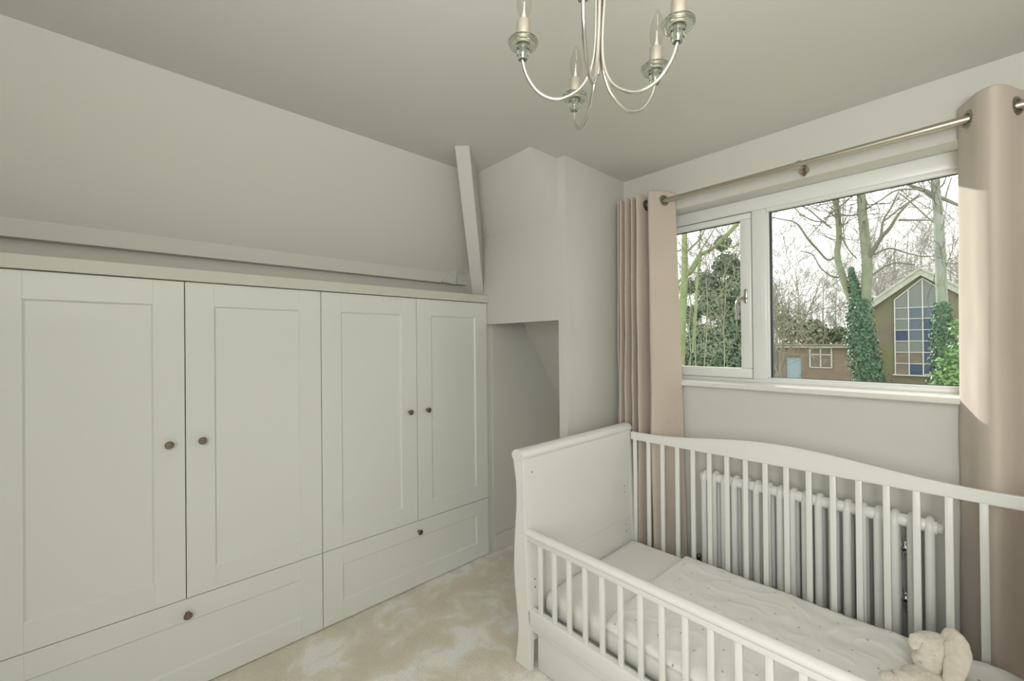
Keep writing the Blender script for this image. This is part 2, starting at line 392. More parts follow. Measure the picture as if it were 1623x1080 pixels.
for u, (a, b, c) in enumerate(((0, 1, 2), (2, 3, 4))):
    lab = ('fitted cream two-door wardrobe with drawer nearest the camera', 'fitted cream two-door wardrobe with drawer beside the alcove')[u]
    wr = empty('wardrobe', (XF, YS[a], 0), lab, 'wardrobe', 'fitted wardrobes along the left wall')
    off = Matrix.Translation(wr.location).inverted()
    kids = []
    mb = MB(); y0, y1 = YS[a] + .001, YS[c] - .001
    mb.box((XF - .26, y0, .004), (XF - .0205, y0 + .018, ZT_)); mb.box((XF - .26, y1 - .018, .004), (XF - .0205, y1, ZT_))
    mb.box((XF - .26, y0, ZT_ - .018), (XF - .0205, y1, ZT_)); mb.box((XF - .26, y0, ZJ - .009), (XF - .0205, y1, ZJ + .009)); mb.box((XF - .26, y0, .004), (XF - .0205, y1, .03))
    mb.box((XF - .262, y0, .004), (XF - .250, y1, ZT_))
    kids.append(mb.build('carcass', 'ward', wr))
    for k, (p, q) in enumerate(((a, b), (b, c))):
        d = shaker('door', YS[p], YS[q], ZJ, ZT_, .1, .1, .1, wr); kids.append(d)
        knob(YS[q] - .054 if k == 0 else YS[p] + .056 + .010 * u, 1.045, d)
    d = shaker('drawer', YS[a], YS[c], .004, ZJ, .1, .093, .098, wr); kids.append(d)
    knob((YS[a] + YS[c]) / 2 + .003, .327, d)
    for o in kids: o.matrix_parent_inverse = off
mb = MB(); mb.box((XF - .27, BY + .9, ZT_ + .0015), (XF + .019, YN - .0005, ZT_ + .051), .0015, 2)
tag(mb.build('worktop', mat('board_paint', (.57, .575, .51), .5, bump=.03, bscale=300)), 'long cream top board lying across both wardrobes', 'top board')

# ------------------------------------------------------------------ cot
X0, X1 = -1.3252, .165; CY0, CY1 = 1.298, 2.192
cot = empty('cot', ((X0 + X1) / 2, (CY0 + CY1) / 2, 0), 'white sleigh cot bed with slatted sides under the window', 'cot')
coff = Matrix.Translation(cot.location).inverted()
def cpart(mb, name, m='cot', smooth=True, parent=None):
    o = mb.build(name, m, parent or cot, smooth=smooth)
    if parent is None: o.matrix_parent_inverse = coff
    return o
Lz = [(-1.400, .940), (-1.395, .890), (-1.386, .840), (-1.381, .790), (-1.382, .703), (-1.390, .623), (-1.397, .532), (-1.401, .441), (-1.397, .354), (-1.387, .270), (-1.377, .200), (-1.377, .140), (-1.388, .050), (-1.396, .0)]
Rz = [(-1.334, .940), (-1.331, .890), (-1.328, .785), (-1.326, .700), (-1.320, .54), (-1.315, .40), (-1.308, .291), (-1.304, .20), (-1.303, .10), (-1.306, .0)]
top_arc = [(-1.367 + .033 * math.cos(a), .938 + .022 * math.sin(a)) for a in [PI * k / 8 for k in range(1, 8)]]
def endpoly(mir=False, inset=0, zlo=0):
    L2 = [p.copy() for p in spline([Vector((x + inset, z, 0)) for x, z in Lz], 4)]
    R2 = [p.copy() for p in spline([Vector((x - inset, z, 0)) for x, z in Rz], 4)]
    P = [(p.x, p.y) for p in R2[::-1] if p.y >= zlo] + [(x, z - inset) for x, z in top_arc] + [(p.x, p.y) for p in L2 if p.y >= zlo]
    if mir: P = [(X0 + X1 - x, z) for x, z in P]
    return P
for side in (0, 1):
    mb = MB(); mb.prism(endpoly(side, .0, .0), CY0, CY0 + .032, 'xz', .004)
    hb = cpart(mb, 'end_post')
    mb = MB(); mb.prism(endpoly(side, .0, .0), CY1 - .032, CY1, 'xz', .004); cpart(mb, 'end_post')
    # panel: follows the S, thinner; its inner face is what shows
    R3 = [p for p in spline([Vector((x - .002, z, 0)) for x, z in Rz], 4) if p.y >= .11]
    P = [(p.x, p.y) for p in R3[::-1]] + [(p.x - .024, p.y) for p in R3]
    if side: P = [(X0 + X1 - x, z) for x, z in P]
    mb = MB(); mb.prism(P, CY0 + .030, CY1 - .030, 'xz'); ep = cpart(mb, 'headboard_panel' if side == 0 else 'footboard_panel')
    # cap rail rolled over the top
    mb = MB(); sgn = -1 if side == 0 else 1
    cx = -1.367 if side == 0 else X0 + X1 + 1.367
    P = [(cx + .038 * math.cos(a), .938 + .028 * math.sin(a)) for a in [2 * PI * k / 24 for k in range(24)]]
    mb.prism(P, CY0 - .004, CY1 + .004, 'xz', .003); cpart(mb, 'cap_rail')
    # bolt holes / bottom rail of the panel
    mb = MB(); xx = -1.3185 if side == 0 else X0 + X1 + 1.3185
    mb.box((min(xx, xx - sgn * .0015), CY0 + .03, .437), (max(xx, xx - sgn * .0015), CY1 - .03, .439)); cpart(mb, 'panel_joint', 'ward', False)
    for (yy, zz2) in ((2.10, .62), (2.10, .585), (2.10, .40), (2.10, .365), (1.355, .86), (1.355, .54), (1.348, .385), (1.348, .35)):
        xr = np.interp(zz2, [z for _, z in Rz[::-1]], [x for x, _ in Rz[::-1]]) - .0025
        if side: xr = X0 + X1 - xr
        mb = MB(); mb.lathe([(0, 0), (.0032, 0), (.0032, .0016), (0, .0016)], 10, (xr, yy, zz2), (1 if side == 0 else -1, 0, 0)); cpart(mb, 'bolt_hole', 'dark', False)
# back side: arched top rail and bars
YB = 2.18
def arch(x):
    t = abs((x - (X0 + X1) / 2) / ((X1 - X0) / 2)); return .921 + .050 * (.5 + .5 * math.cos(PI * min(1, t / .86))) + (.006 if t > .86 else 0) * 0
xs_ = [X0 + .002 + (X1 - X0 - .004) * k / 48 for k in range(49)]
mb = MB(); mb.prism([(x, .876) for x in xs_] + [(x, arch(x)) for x in xs_[::-1]], YB - .011, YB + .011, 'xz', .004); cpart(mb, 'top_rail')
mb = MB(); mb.box((X0 + .004, YB - .011, .19), (X1 - .004, YB + .011, .25), .003); cpart(mb, 'bottom_rail')
mb = MB(); mb.box((-.011, -.007, .245), (.011, .007, .880), .0025); bar0 = mb.build('bar', 'cot', cot, smooth=True)
def put_bar(src, x, y, first):
    o = src if first else src.copy()
    if not first: C.objects.link(o); o.parent = cot
    o.matrix_parent_inverse = coff; o.location = (x, y, 0)
for k in range(17): put_bar(bar0, -1.2999 + k * .0842, YB, k == 0)
# drop side
YD = 1.319
mb = MB(); zc_ = .600
P = [(YD + .020 * math.cos(a), zc_ + .0165 * math.sin(a)) for a in [2 * PI * k / 20 for k in range(20)]]
mb.prism(P, X0 + .002, X1 - .002, 'yz'); 
mb.box((X0 + .002, YD - .011, .566), (X1 - .002, YD + .013, .590), .002)
cpart(mb, 'drop_side_top_rail')
mb = MB(); mb.box((X0 + .002, YD - .017, .205), (X1 - .002, YD + .017, .2720), .006, 3); cpart(mb, 'drop_side_bottom_rail')
mb = MB(); mb.box((X0 + .002, YD - .005, .175), (X1 - .002, YD + .012, .207), .002); cpart(mb, 'lower_fascia')
mb = MB(); mb.box((-.0105, -.007, .268), (.0105, .007, .570), .0025); bar1 = mb.build('bar', 'cot', cot, smooth=True)
for k in range(18): put_bar(bar1, -1.2529 + k * .0799, YD + .001, k == 0)
mb = MB(); mb.box((X0 + .01, CY0 + .06, .195), (X1 - .01, CY1 - .03, .212)); cpart(mb, 'mattress_base', smooth=False)
# drawer under the cot
mb = MB()
mb.box((-1.286, 1.334, .006), (.12, 1.352, .176), .002)
mb.box((-1.286, 1.352, .006), (-1.268, 2.10, .166), .001); mb.box((.102, 1.352, .006), (.12, 2.10, .166), .001); mb.box((-1.268, 2.082, .006), (.102, 2.10, .166)); mb.box((-1.268, 1.352, .012), (.102, 2.082, .024))
tag(mb.build('under_bed_drawer', 'cot', smooth=True), 'plain white storage drawer standing on the carpet under the cot', 'drawer')

# mattress
def soft_box(x0, x1, y0, y1, z0, z1, r, nx, ny, disp, seed):
    """rounded cushion-like block as a closed grid mesh"""
    t = bmesh.new(); bmesh.ops.create_cube(t, size=1)
    bmesh.ops.subdivide_edges(t, edges=t.edges[:], cuts=1)
    t.free()
    V = []; F = []
    def rr(a, lo, hi): return lo + (hi - lo) * a
    # build by superellipse cross-section along x
    nr = 28; rings = []
    for i in range(nx + 1):
        a = i / nx; x = rr(a, x0, x1); e = min(x - x0, x1 - x); k = 1 if e >= r else math.sqrt(max(0, 1 - (1 - e / r) ** 2))
        ring = []
        hy, hz = (y1 - y0) / 2, (z1 - z0) / 2; cy, cz = (y0 + y1) / 2, (z0 + z1) / 2
        ins = r * (1 - k)
        pts = []
        a_, b_ = hy - ins, hz - ins; rr_ = max(.0005, min(r * .98, b_))
        per = []
        for (sx_, sz_, a0) in ((1, 1, 0), (-1, 1, PI / 2), (-1, -1, PI), (1, -1, 1.5 * PI)):
            for q in range(6):
                an = a0 + (PI / 2) * q / 5
                per.append((sx_ * (a_ - rr_) + rr_ * math.cos(an), sz_ * (b_ - rr_) + rr_ * math.sin(an)))
            # straight runs
            if sx_ == 1 and sz_ == 1:
                for q in range(1, ny): per.append(((a_ - rr_) * (1 - 2 * q / ny), b_))
            if sx_ == -1 and sz_ == -1:
                for q in range(1, ny): per.append((-(a_ - rr_) * (1 - 2 * q / ny), -b_))
        for (py, pz) in per:
            v = Vector((x, cy + py, cz + pz)); n_ = noise.noise(Vector((v.x * 3 + seed, v.y * 3, v.z * 9)))
            v.z += disp * n_; v.y += disp * n_ * .6
            ring.append(len(V)); V.append(tuple(v))
        rings.append(ring)
    n = len(rings[0])
    for a, b in zip(rings, rings[1:]):
        for k in range(n): F.append((a[k], b[k], b[(k + 1) % n], a[(k + 1) % n]))
    F.append(tuple(rings[0])); F.append(tuple(rings[-1][::-1]))
    return V, F
xs_m = (X0 + .012, X1 - .012)
V, F = soft_box(xs_m[0], xs_m[1], 1.392, 2.150, .2135, .315, .035, 60, 24, .004, 1)
tag(raw('mattress', V, F, 'sheet', smooth=True), 'cot mattress in a plain cream fitted sheet', 'mattress')

# quilt: a wrinkled padded sheet
NX, NY = 190, 110
def qtop(x, y):
    w = noise.noise(Vector((x * 4.5, y * 4.0, 3))) * .007 + noise.noise(Vector((x * 9 + y * 5, y * 13 - x * 4, 7))) * .005
    rdg = 1 - abs(noise.noise(Vector((x * 5 + y * 8, y * 6 - x * 9, 11)))) * 2.4
    w += max(0, rdg) ** 3 * .0032
    rdg = 1 - abs(noise.noise(Vector((x * 10 + y * 3, y * 5 + x * 9, 21)))) * 2.6
    w += max(0, rdg) ** 3 * .0022
    w += .022 * math.exp(-((x - .06) ** 2 / .008 + (y - 2.08) ** 2 / .006))
    return .338 + w
Vt = []; 
for j in range(NY + 1):
    for i in range(NX + 1):
        u = i / NX; v = j / NY
        xe = -.995 + .018 * noise.noise(Vector((v * 5, 2, 0))) + (.02 if v < .2 else 0) * (1 - v / .2)
        x = xe + u * (X1 - .03 - xe); ye = 1.380 + .006 * noise.noise(Vector((x * 6, 5, 0))); yb = 2.150 + .008 * noise.noise(Vector((x * 7, 9, 0)))
        y = ye + v * (yb - ye)
        z = qtop(x, y)
        df = (y - ye) / .025; db = (yb - y) / .04; dl = (x - xe) / .03
        k = min(1, df, db, dl); k = max(0, k)
        ke = math.sqrt(1 - (1 - k) ** 2)
        z = .3185 + (z - .3185) * (.30 + .70 * ke)
        if y > 2.09: z -= .012 * ((y - 2.09) / .06) ** 2 * (1 + noise.noise(Vector((x * 8, 1, 1))))
        if df < 1: z -= 0.004 * (1 - df)
        Vt.append((x, y, z))
F = [(j * (NX + 1) + i, j * (NX + 1) + i + 1, (j + 1) * (NX + 1) + i + 1, (j + 1) * (NX + 1) + i) for j in range(NY) for i in range(NX)]
q = raw('quilt', Vt, F, 'quilt', smooth=True)
sm = q.modifiers.new('thick', 'SOLIDIFY'); sm.thickness = .012; sm.offset = -1
tag(q, 'crumpled white quilt with tiny grey printed motifs on the mattress', 'quilt')

# ------------------------------------------------------------------ plush rabbit
rb = empty('plush_rabbit', (-.06, 1.93, .345), 'cream plush rabbit with long floppy ears lying on the quilt', 'soft toy')
roff = Matrix.Translation(rb.location).inverted()
def rpart(mb, name, m='plush', fur=.0036):
    o = mb.build(name, m, rb, smooth=True, auto=False); o.matrix_parent_inverse = roff
    if fur:
        me = o.data
        for v in me.vertices:
            n_ = noise.noise(v.co * 95) + .5 * noise.noise(v.co * 210); v.co += v.normal * fur * n_
    return o
from mathutils import Euler
def Wp(u, v, y):
    d = FW + RT * ((u - 811.5) / FPX) - UP * ((v - 540) / FPX); return EYE + d * (y / d.y)
mb = MB(); mb.ball(Wp(1487, 1038, 1.97), .070, (1.0, .95, .88), Euler((0, .2, .2)).to_matrix(), 40)
mb.ball(Wp(1471, 1050, 1.925), .038, (1.05, .9, .80), None, 32)
rpart(mb, 'head')
mb = MB(); mb.ball(Wp(1478, 1092, 1.88), .066, (1.25, .95, .70), Euler((0, 0, -.5)).to_matrix(), 36); rpart(mb, 'body')
mb = MB(); mb.tube(spline([Wp(1470, 1082, 1.87), Wp(1445, 1080, 1.85), Wp(1420, 1078, 1.83)], 8), [.026] * 17, 20); mb.ball(Wp(1414, 1081, 1.825), .031, (1.1, 1, .85), None, 24); rpart(mb, 'arm')
mb = MB(); mb.tube(spline([Wp(1500, 1100, 1.86), Wp(1490, 1130, 1.80), Wp(1480, 1160, 1.75)], 8), [.028] * 16 + [.014], 20); rpart(mb, 'arm')
mb = MB(); mb.tube(spline([Wp(1540, 1100, 1.90), Wp(1570, 1120, 1.86), Wp(1590, 1140, 1.80)], 8), [.030] * 16 + [.018], 20); rpart(mb, 'leg')
# ears: one flopped forward on the right of the face, one short stub seen at the left
def ear(pts, w, th):
    P = spline(pts, 8); mb = MB(); n = 18; rings = []
    for i, p in enumerate(P):
        d = (P[min(i + 1, len(P) - 1)] - P[max(i - 1, 0)]).normalized(); a = i / (len(P) - 1)
        ww = w * (.55 + .75 * math.sin(PI * min(1, .15 + a * .75))) * (1 if a < .9 else math.sqrt(max(.05, 1 - ((a - .9) / .1) ** 2)))
        side = d.cross(Vector((-.35, -.75, .55))).normalized(); nn = side.cross(d).normalized()
        rings.append([mb.bm.verts.new(p + side * ww * math.cos(2 * PI * k / n) + nn * th * math.sin(2 * PI * k / n)) for k in range(n)])
    for a, b in zip(rings, rings[1:]):
        for k in range(n): mb.bm.faces.new((a[k], a[(k + 1) % n], b[(k + 1) % n], b[k]))
    mb.bm.faces.new(rings[0]); mb.bm.faces.new(rings[-1]); return mb
rpart(ear([Wp(1497, 1008, 1.985), Wp(1511, 1014, 1.955), Wp(1519, 1036, 1.92), Wp(1514, 1062, 1.885), Wp(1506, 1092, 1.86)], .025, .012), 'ear')
rpart(ear([Wp(1466, 1009, 1.96), Wp(1455, 1011, 1.94), Wp(1449, 1019, 1.925), Wp(1451, 1031, 1.915)], .014, .008), 'ear')
ec = Wp(1487, 1038, 1.97); ed = Wp(1481, 1040, 1.97); 
mb = MB(); mb.ball(EYE + (ed - EYE) * (1 - .0665 / (ed - EYE).length), .0042, n=12); e_ = rpart(mb, 'eye', 'black', 0)
mb = MB(); mb.ball(Wp(1459, 1050, 1.895), .0050, (1, 1, .7), n=12); rpart(mb, 'nose', mat('pink_nose', (.62, .45, .38), .9), 0)

# ------------------------------------------------------------------ radiator
rad = empty('radiator', (-.52, 2.335, .12), 'white two-column radiator on the wall behind the cot', 'radiator')
rdo = Matrix.Translation(rad.location).inverted()
ZR0, ZR1 = .19, .735; DX = .0510; XL = -.092; YR0, YR1 = 2.303, 2.372; ym = (YR0 + YR1) / 2
mb = MB(); r = .0155
path = spline([(0, YR0, ZR0 + .01), (0, YR0, ZR0 + .1), (0, YR0, ZR1 - .10), (0, YR0 + .001, ZR1 - .03), (0, YR0 + .014, ZR1 - .012), (0, ym, ZR1 - .007), (0, YR1 - .014, ZR1 - .012), (0, YR1 - .001, ZR1 - .03), (0, YR1, ZR1 - .10), (0, YR1, ZR0 + .1), (0, YR1, ZR0 + .01)], 3)
mb.tube(path, r, 12)
for z in (ZR1 - .028, ZR0 + .018):
    mb.ball((0, ym, z), .030, (.62, 1.15, .82), n=14)
mb.ball((0, YR0, ZR0 + .012), r * 1.05, n=12); mb.ball((0, YR1, ZR0 + .012), r * 1.05, n=12)
c0 = mb.build('column', 'rad', rad, smooth=True, auto=False); c0.matrix_parent_inverse = rdo; c0.location = (XL, 0, 0)
jo = []
for z in (ZR1 - .024, ZR0 + .018):
    mb = MB(); mb.lathe([(.0185, -.0255), (.0235, -.019), (.0250, -.006), (.0250, .006), (.0235, .019), (.0185, .0255)], 16, (0, ym - .016, z), (1, 0, 0))
    h0 = mb.build('header_joint', 'rad', rad, smooth=True); h0.matrix_parent_inverse = rdo; h0.location = (XL - DX / 2, 0, 0); jo.append(h0)
for k in range(1, 18):
    c = c0.copy(); C.objects.link(c); c.parent = rad; c.matrix_parent_inverse = rdo; c.location = (XL - DX * k, 0, 0)
    if k < 17:
        for h0 in jo:
            c = h0.copy(); C.objects.link(c); c.parent = rad; c.matrix_parent_inverse = rdo; c.location = (XL - DX * (k + .5), 0, 0)
for (x, s) in ((XL, 1), (XL - DX * 17, -1)):
    mb = MB(); z = ZR1 - .028
    mb.lathe([(.018, .0), (.0265, .010), (.0265, .022), (.021, .024), (.021, .030), (.0225, .031), (.0225, .038), (.012, .040), (0, .040)] if s > 0 else [(.018, 0), (.022, .008), (.022, .018), (.012, .022), (0, .022)], 20, (x, ym - .016, z), (s, 0, 0))
    o = mb.build('end_plug', 'rad', rad, smooth=True); o.matrix_parent_inverse = rdo
mb = MB(); mb.lathe([(0, 0), (.003, 0), (.003, .012), (0, .012)], 10, (XL + .039, ym - .012, ZR1 - .028), (1, 0, 0)); o = mb.build('bleed_pin', 'chrome', rad); o.matrix_parent_inverse = rdo
for z in (.575, .365):
    mb = MB(); mb.box((XL - 1.5 * DX - .013, YR1 - .01, z - .010), (XL - 1.5 * DX + .013, YR1 + .004, z + .012), .002)
    mb.box((XL - 1.5 * DX - .010, YR1 - .004, z + .012), (XL - 1.5 * DX + .010, YW - .002, z + .032), .002)
    mb.tube([(XL - 1.5 * DX - .004, YR1 - .008, z - .008), (XL - 1.5 * DX - .004, YR1 - .008, z - .045)], .0025, 6); mb.tube([(XL - 1.5 * DX + .003, YR1 - .008, z - .008), (XL - 1.5 * DX + .003, YR1 - .008, z - .036)], .002, 6)
    o = mb.build('wall_bracket', 'chrome', rad, smooth=True); o.matrix_parent_inverse = rdo; o['label'] = 'steel wall bracket'
    mb = MB(); mb.lathe([(0, 0), (.006, 0), (.006, .003), (0, .003)], 10, (XL - 1.5 * DX, YR1 - .010, z), (0, -1, 0)); o = mb.build('bracket_screw', 'black', rad); o.matrix_parent_inverse = rdo
mb = MB(); xv = XL - DX * 17 - .045
mb.tube([(xv + .03, ym, ZR0 + .018), (xv, ym, ZR0 + .018), (xv, ym, 0)], .0085, 10); mb.lathe([(0, 0), (.014, 0), (.016, .01), (.016, .045), (.010, .052), (0, .052)], 14, (xv, ym, ZR0 + .02), (0, 0, 1))
o = mb.build('radiator_valve', 'knob', rad, smooth=True); o.matrix_parent_inverse = rdo; o['label'] = 'dark metal radiator valve'

# ------------------------------------------------------------------ curtain rod and curtains
YR, ZROD = 2.345, 2.279
rod = empty('curtain_rod', (-.5, YR, ZROD), 'satin nickel curtain rod above the window', 'curtain rod')
ro = Matrix.Translation(rod.location).inverted()
def rodp(mb, name, m='nickel'):
    o = mb.build(name, m, rod, smooth=True); o.matrix_parent_inverse = ro; return o
mb = MB(); mb.lathe([(0, 0), (.0135, 0), (.0135, 1.395), (0, 1.395)], 24, (-1.50, YR, ZROD), (1, 0, 0)); rodp(mb, 'thin_tube')
mb = MB(); mb.lathe([(0, 0), (.0150, 0), (.0150, .82), (0, .82)], 24, (-.105, YR, ZROD), (1, 0, 0)); rodp(mb, 'thick_tube')
for xb in (-.515, .66):
    mb = MB(); mb.lathe([(.0145, -.008), (.0185, -.008), (.0185, .008), (.0145, .008)], 20, (xb, YR, ZROD), (1, 0, 0), close=True)
    mb.box((xb - .006, YR, ZROD - .007), (xb + .006, YW, ZROD + .004), .002)
    mb.lathe([(0, 0), (.022, 0), (.022, .006), (0, .006)], 20, (xb, YW, ZROD - .004), (0, -1, 0)); rodp(mb, 'bracket')
mb = MB(); xh = -.494
mb.tube(spline([(xh, YR + .010, ZROD - .014), (xh - .002, YR + .004, ZROD - .030), (xh + .001, YR, ZROD - .038), (xh + .004, YR, ZROD - .052), (xh, YR, ZROD - .060), (xh - .005, YR, ZROD - .053), (xh - .003, YR, ZROD - .040)], 5), .0030, 8)
mb.lathe([(0, -.006), (.008, -.006), (.008, .006), (0, .006)], 12, (xh, YR + .004, ZROD - .019), (1, 0, 0))
o = rodp(mb, 'tieback_hook', 'knob'); o['label'] = 'small dark metal hook under the rod'

def curtain(name, plan, crossings, label, flare, ztop, zbot, seed):
    root = empty(name, (plan[len(plan) // 2][0], YR, zbot), label, 'curtain', 'eyelet curtains at the window')
    off = Matrix.Translation(root.location).inverted()
    P = spline([Vector((x, y, 0)) for x, y in plan], 14)
    # resample evenly
    d = [0]
    for a, b in zip(P, P[1:]): d.append(d[-1] + (b - a).length)
    N = int(d[-1] / .006); Q = []; j = 0
    for i in range(N + 1):
        s = d[-1] * i / N
        while j < len(d) - 2 and d[j + 1] < s: j += 1
        t = (s - d[j]) / max(1e-9, d[j + 1] - d[j]); Q.append(P[j].lerp(P[j + 1], min(1, max(0, t))))
    zs = [ztop - .006 * k for k in range(16)]; z = zs[-1]
    while z > zbot + .03: z -= .03; zs.append(z)
    zs[-1] = zbot
    V = []
    for iz, z in enumerate(zs):
        f = (ztop - z) / (ztop - zbot)
        for i, p in enumerate(Q):
            x, y = flare(p.x, p.y, f)
            w = noise.noise(Vector((i * .045 + seed, z * 2.2, 0))) * .010 * min(1, f * 2) + noise.noise(Vector((i * .11 + seed, z * 7, 5))) * .0025 * min(1, f * 3)
            V.append((x + w * .6, min(YW - .012, y + w * .6), z + (.004 * math.sin(i * .09) if iz == 0 else 0)))
    n = len(Q); F = []
    cr = []
    for (cxx, tx, ty) in crossings:
        cr.append((Vector((cxx, YR, ZROD)), Vector((tx, ty, 0)).normalized()))
    for a in range(len(zs) - 1):
        for i in range(n - 1):
            q4 = (a * n + i, a * n + i + 1, (a + 1) * n + i + 1, (a + 1) * n + i)
            cc = sum((Vector(V[k]) for k in q4), Vector()) / 4
            if a < 16 and any((cc - c_).length < .025 for c_, _ in cr): continue
            F.append(q4)
    o = raw('cloth', V, F, 'curtain', root, smooth=True); o.matrix_parent_inverse = off
    s = o.modifiers.new('thick', 'SOLIDIFY'); s.thickness = .0035; s.offset = 0
    for c_, tdir in cr:
        nrm = Vector((0, 0, 1)).cross(tdir).normalized()
        mb = MB(); mb.lathe([(.0205, -.004), (.0215, -.0055), (.030, -.0055), (.0335, -.003), (.0335, .003), (.030, .0055), (.0215, .0055), (.0205, .004)], 32, c_, nrm, close=True)
        e = mb.build('eyelet', 'ring', root, smooth=True); e.matrix_parent_inverse = off; e['label'] = 'antique metal eyelet ring'
    return root
def fl_left(x, y, f):
    return (-1.500 + (x + 1.500) * (1 + .17 * f), YR + (y - YR) * (1 + (.75 if y < YR else .1) * f) - .010 * f)
planL = [(-1.155, 2.415), (-1.172, 2.385), (-1.192, 2.345), (-1.222, 2.296), (-1.244, 2.272), (-1.262, 2.290), (-1.275, 2.345), (-1.290, 2.400), (-1.304, 2.345), (-1.318, 2.285), (-1.332, 2.275), (-1.343, 2.345), (-1.352, 2.395), (-1.360, 2.345), (-1.370, 2.280), (-1.382, 2.345), (-1.390, 2.395), (-1.400, 2.345), (-1.412, 2.278), (-1.424, 2.345), (-1.430, 2.390), (-1.438, 2.345), (-1.448, 2.280), (-1.460, 2.345), (-1.468, 2.38), (-1.476, 2.30), (-1.490, 2.36)]
curtain('curtain', planL, [(-1.192, -.5, -.86), (-1.275, -.2, 1), (-1.304, -.2, -1)], 'dusty pink eyelet curtain gathered in the corner left of the window', fl_left, 2.335, .02, 1)
def fl_right(x, y, f):
    return (x - .012 * f, YR + (y - YR) * (1 + .12 * f))
planR = [(.000, 2.425), (.004, 2.395), (.026, 2.345), (.050, 2.292), (.085, 2.262), (.118, 2.292), (.143, 2.345), (.170, 2.395), (.200, 2.415), (.230, 2.395), (.258, 2.345), (.285, 2.290), (.315, 2.268), (.345, 2.290), (.372, 2.345), (.40, 2.395), (.43, 2.41), (.46, 2.39), (.487, 2.345), (.51, 2.29), (.54, 2.268), (.57, 2.29), (.60, 2.345), (.62, 2.40)]
curtain('curtain', planR, [(.026, .42, -.9), (.143, .42, .9), (.258, .42, -.9), (.372, .42, .9), (.487, .42, -.9), (.60, .42, .9)], 'dusty pink eyelet curtain with a sunlit strip right of the window', fl_right, 2.345, .02, 9)

# ------------------------------------------------------------------ chandelier
NA = Vector((.06, 0, 1)).normalized(); CC = Vector((-.53, .757, 2.08))
chn = empty('chandelier', tuple(CC + NA * .42), 'polished five-arm chandelier with glass drip pans and clear candle bulbs', 'chandelier')
cho = Matrix.Translation(chn.location).inverted()
def chp(mb, name, m, parent=None):
    o = mb.build(name, m, parent or chn, smooth=True)
    if parent is None: o.matrix_parent_inverse = cho
    return o
TOP = .418
mb = MB(); mb.lathe([(0, -.052), (.004, -.050), (.0065, -.044), (.0065, -.03), (.005, -.02), (.005, .40), (0, .40)], 16, CC, NA); chp(mb, 'centre_stem', 'nickel')
mb = MB(); mb.lathe([(0, .30), (.012, .302), (.026, .312), (.030, .325), (.026, .338), (.012, .346), (0, .348)], 28, CC, NA); chp(mb, 'hub', 'chrome')
mb = MB(); mb.lathe([(0, .372), (.018, .376), (.045, .392), (.055, .412), (.056, TOP), (0, TOP)], 32, CC, NA); chp(mb, 'ceiling_canopy', 'chrome')
cups = [(-.633, .629), (-.687, .872), (-.477, .905), (-.375, .804), (-.439, .586)]
for (cx, cy) in cups:
    c3 = Vector((cx, cy, 0)); c3.z = CC.z - ((cx - CC.x) * NA.x + (cy - CC.y) * NA.y) / NA.z
    rd = (c3 - CC); R = rd.length; rd.normalize()
    def Q(r, h): return CC + rd * r + NA * h
    pts = [Q(.016, .312), Q(.013, .2), Q(.009, .1), Q(.008, .02), Q(.014, -.035), Q(.034, -.078), Q(.066, -.102), Q(R * .58, -.108), Q(R * .78, -.096), Q(R * .93, -.066), Q(R * .995, -.036), Q(R, -.016)]
    mb = MB(); mb.tube(spline(pts, 7), .0041, 10); arm = chp(mb, 'arm', 'silver')
    # glass cup under the pan, drip pan, candle tube, bulb
    mb = MB(); mb.lathe([(.0045, -.032), (.009, -.031), (.0130, -.023), (.0120, -.019), (.0150, -.008), (.0130, .000), (.0045, .000)], 24, c3, NA, close=True); chp(mb, 'glass_cup', 'crystal', arm)
    mb = MB(); mb.lathe([(.006, -.003), (.018, -.0055), (.028, -.003), (.0325, .003), (.0320, .0075), (.027, .0045), (.018, .0020), (.006, .0025)], 36, c3, NA, close=True); chp(mb, 'drip_pan', 'crystal', arm)
    mb = MB(); mb.lathe([(0, .003), (.0165, .003), (.0165, .0045), (.0153, .006), (.0153, .048), (.014, .050), (0, .050)], 24, c3, NA); chp(mb, 'candle_tube', 'tube', arm)
    mb = MB(); mb.lathe([(.0085, .050), (.0095, .056), (.0140, .070), (.0165, .084), (.0150, .100), (.0100, .118), (.0045, .132), (0, .137)], 24, c3, NA); chp(mb, 'candle_bulb', 'bulb', arm)
    mb = MB(); mb.lathe([(0, .050), (.0050, .050), (.0045, .060), (.0020, .072), (.0012, .090), (0, .092)], 12, c3, NA); chp(mb, 'bulb_stem', mat('glass_stem', (.75, .74, .72), .15, spec=.9), arm)

# ================================================================== outside
def W(u, v, y):
    """point at depth y on the sight line through a measured position"""
    d = FW + RT * ((u - 811.5) / FPX) - UP * ((v - 540) / FPX); t = y / d.y; return EYE + d * t
ZG = -2.2
M['grass'] = mat('rough_grass', (.19, .23, .10), 1, bump=.5, bscale=8, col2=(.25, .22, .13), vscale=.8)
M['bark'] = mat('grey_green_bark', (.27, .29, .21), 1, bump=.8, bscale=30, col2=(.21, .255, .16), vscale=5)
M['bark_blue'] = mat('smooth_grey_bark', (.30, .33, .30), 1, bump=.6, bscale=30, col2=(.23, .29, .20), vscale=3)
M['moss'] = mat('mossy_bark', (.22, .30, .13), 1, bump=.8, bscale=30, col2=(.30, .34, .20), vscale=6)
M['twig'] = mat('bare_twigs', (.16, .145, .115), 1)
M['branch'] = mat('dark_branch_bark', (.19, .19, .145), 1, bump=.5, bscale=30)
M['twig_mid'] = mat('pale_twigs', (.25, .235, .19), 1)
M['twig_far'] = mat('hazed_twigs', (.37, .36, .32), 1)  # distance haze put into the colour, paler than the nearer twigs
M['twig_green'] = mat('green_stems', (.24, .28, .15), 1, col2=(.34, .36, .26), vscale=5)
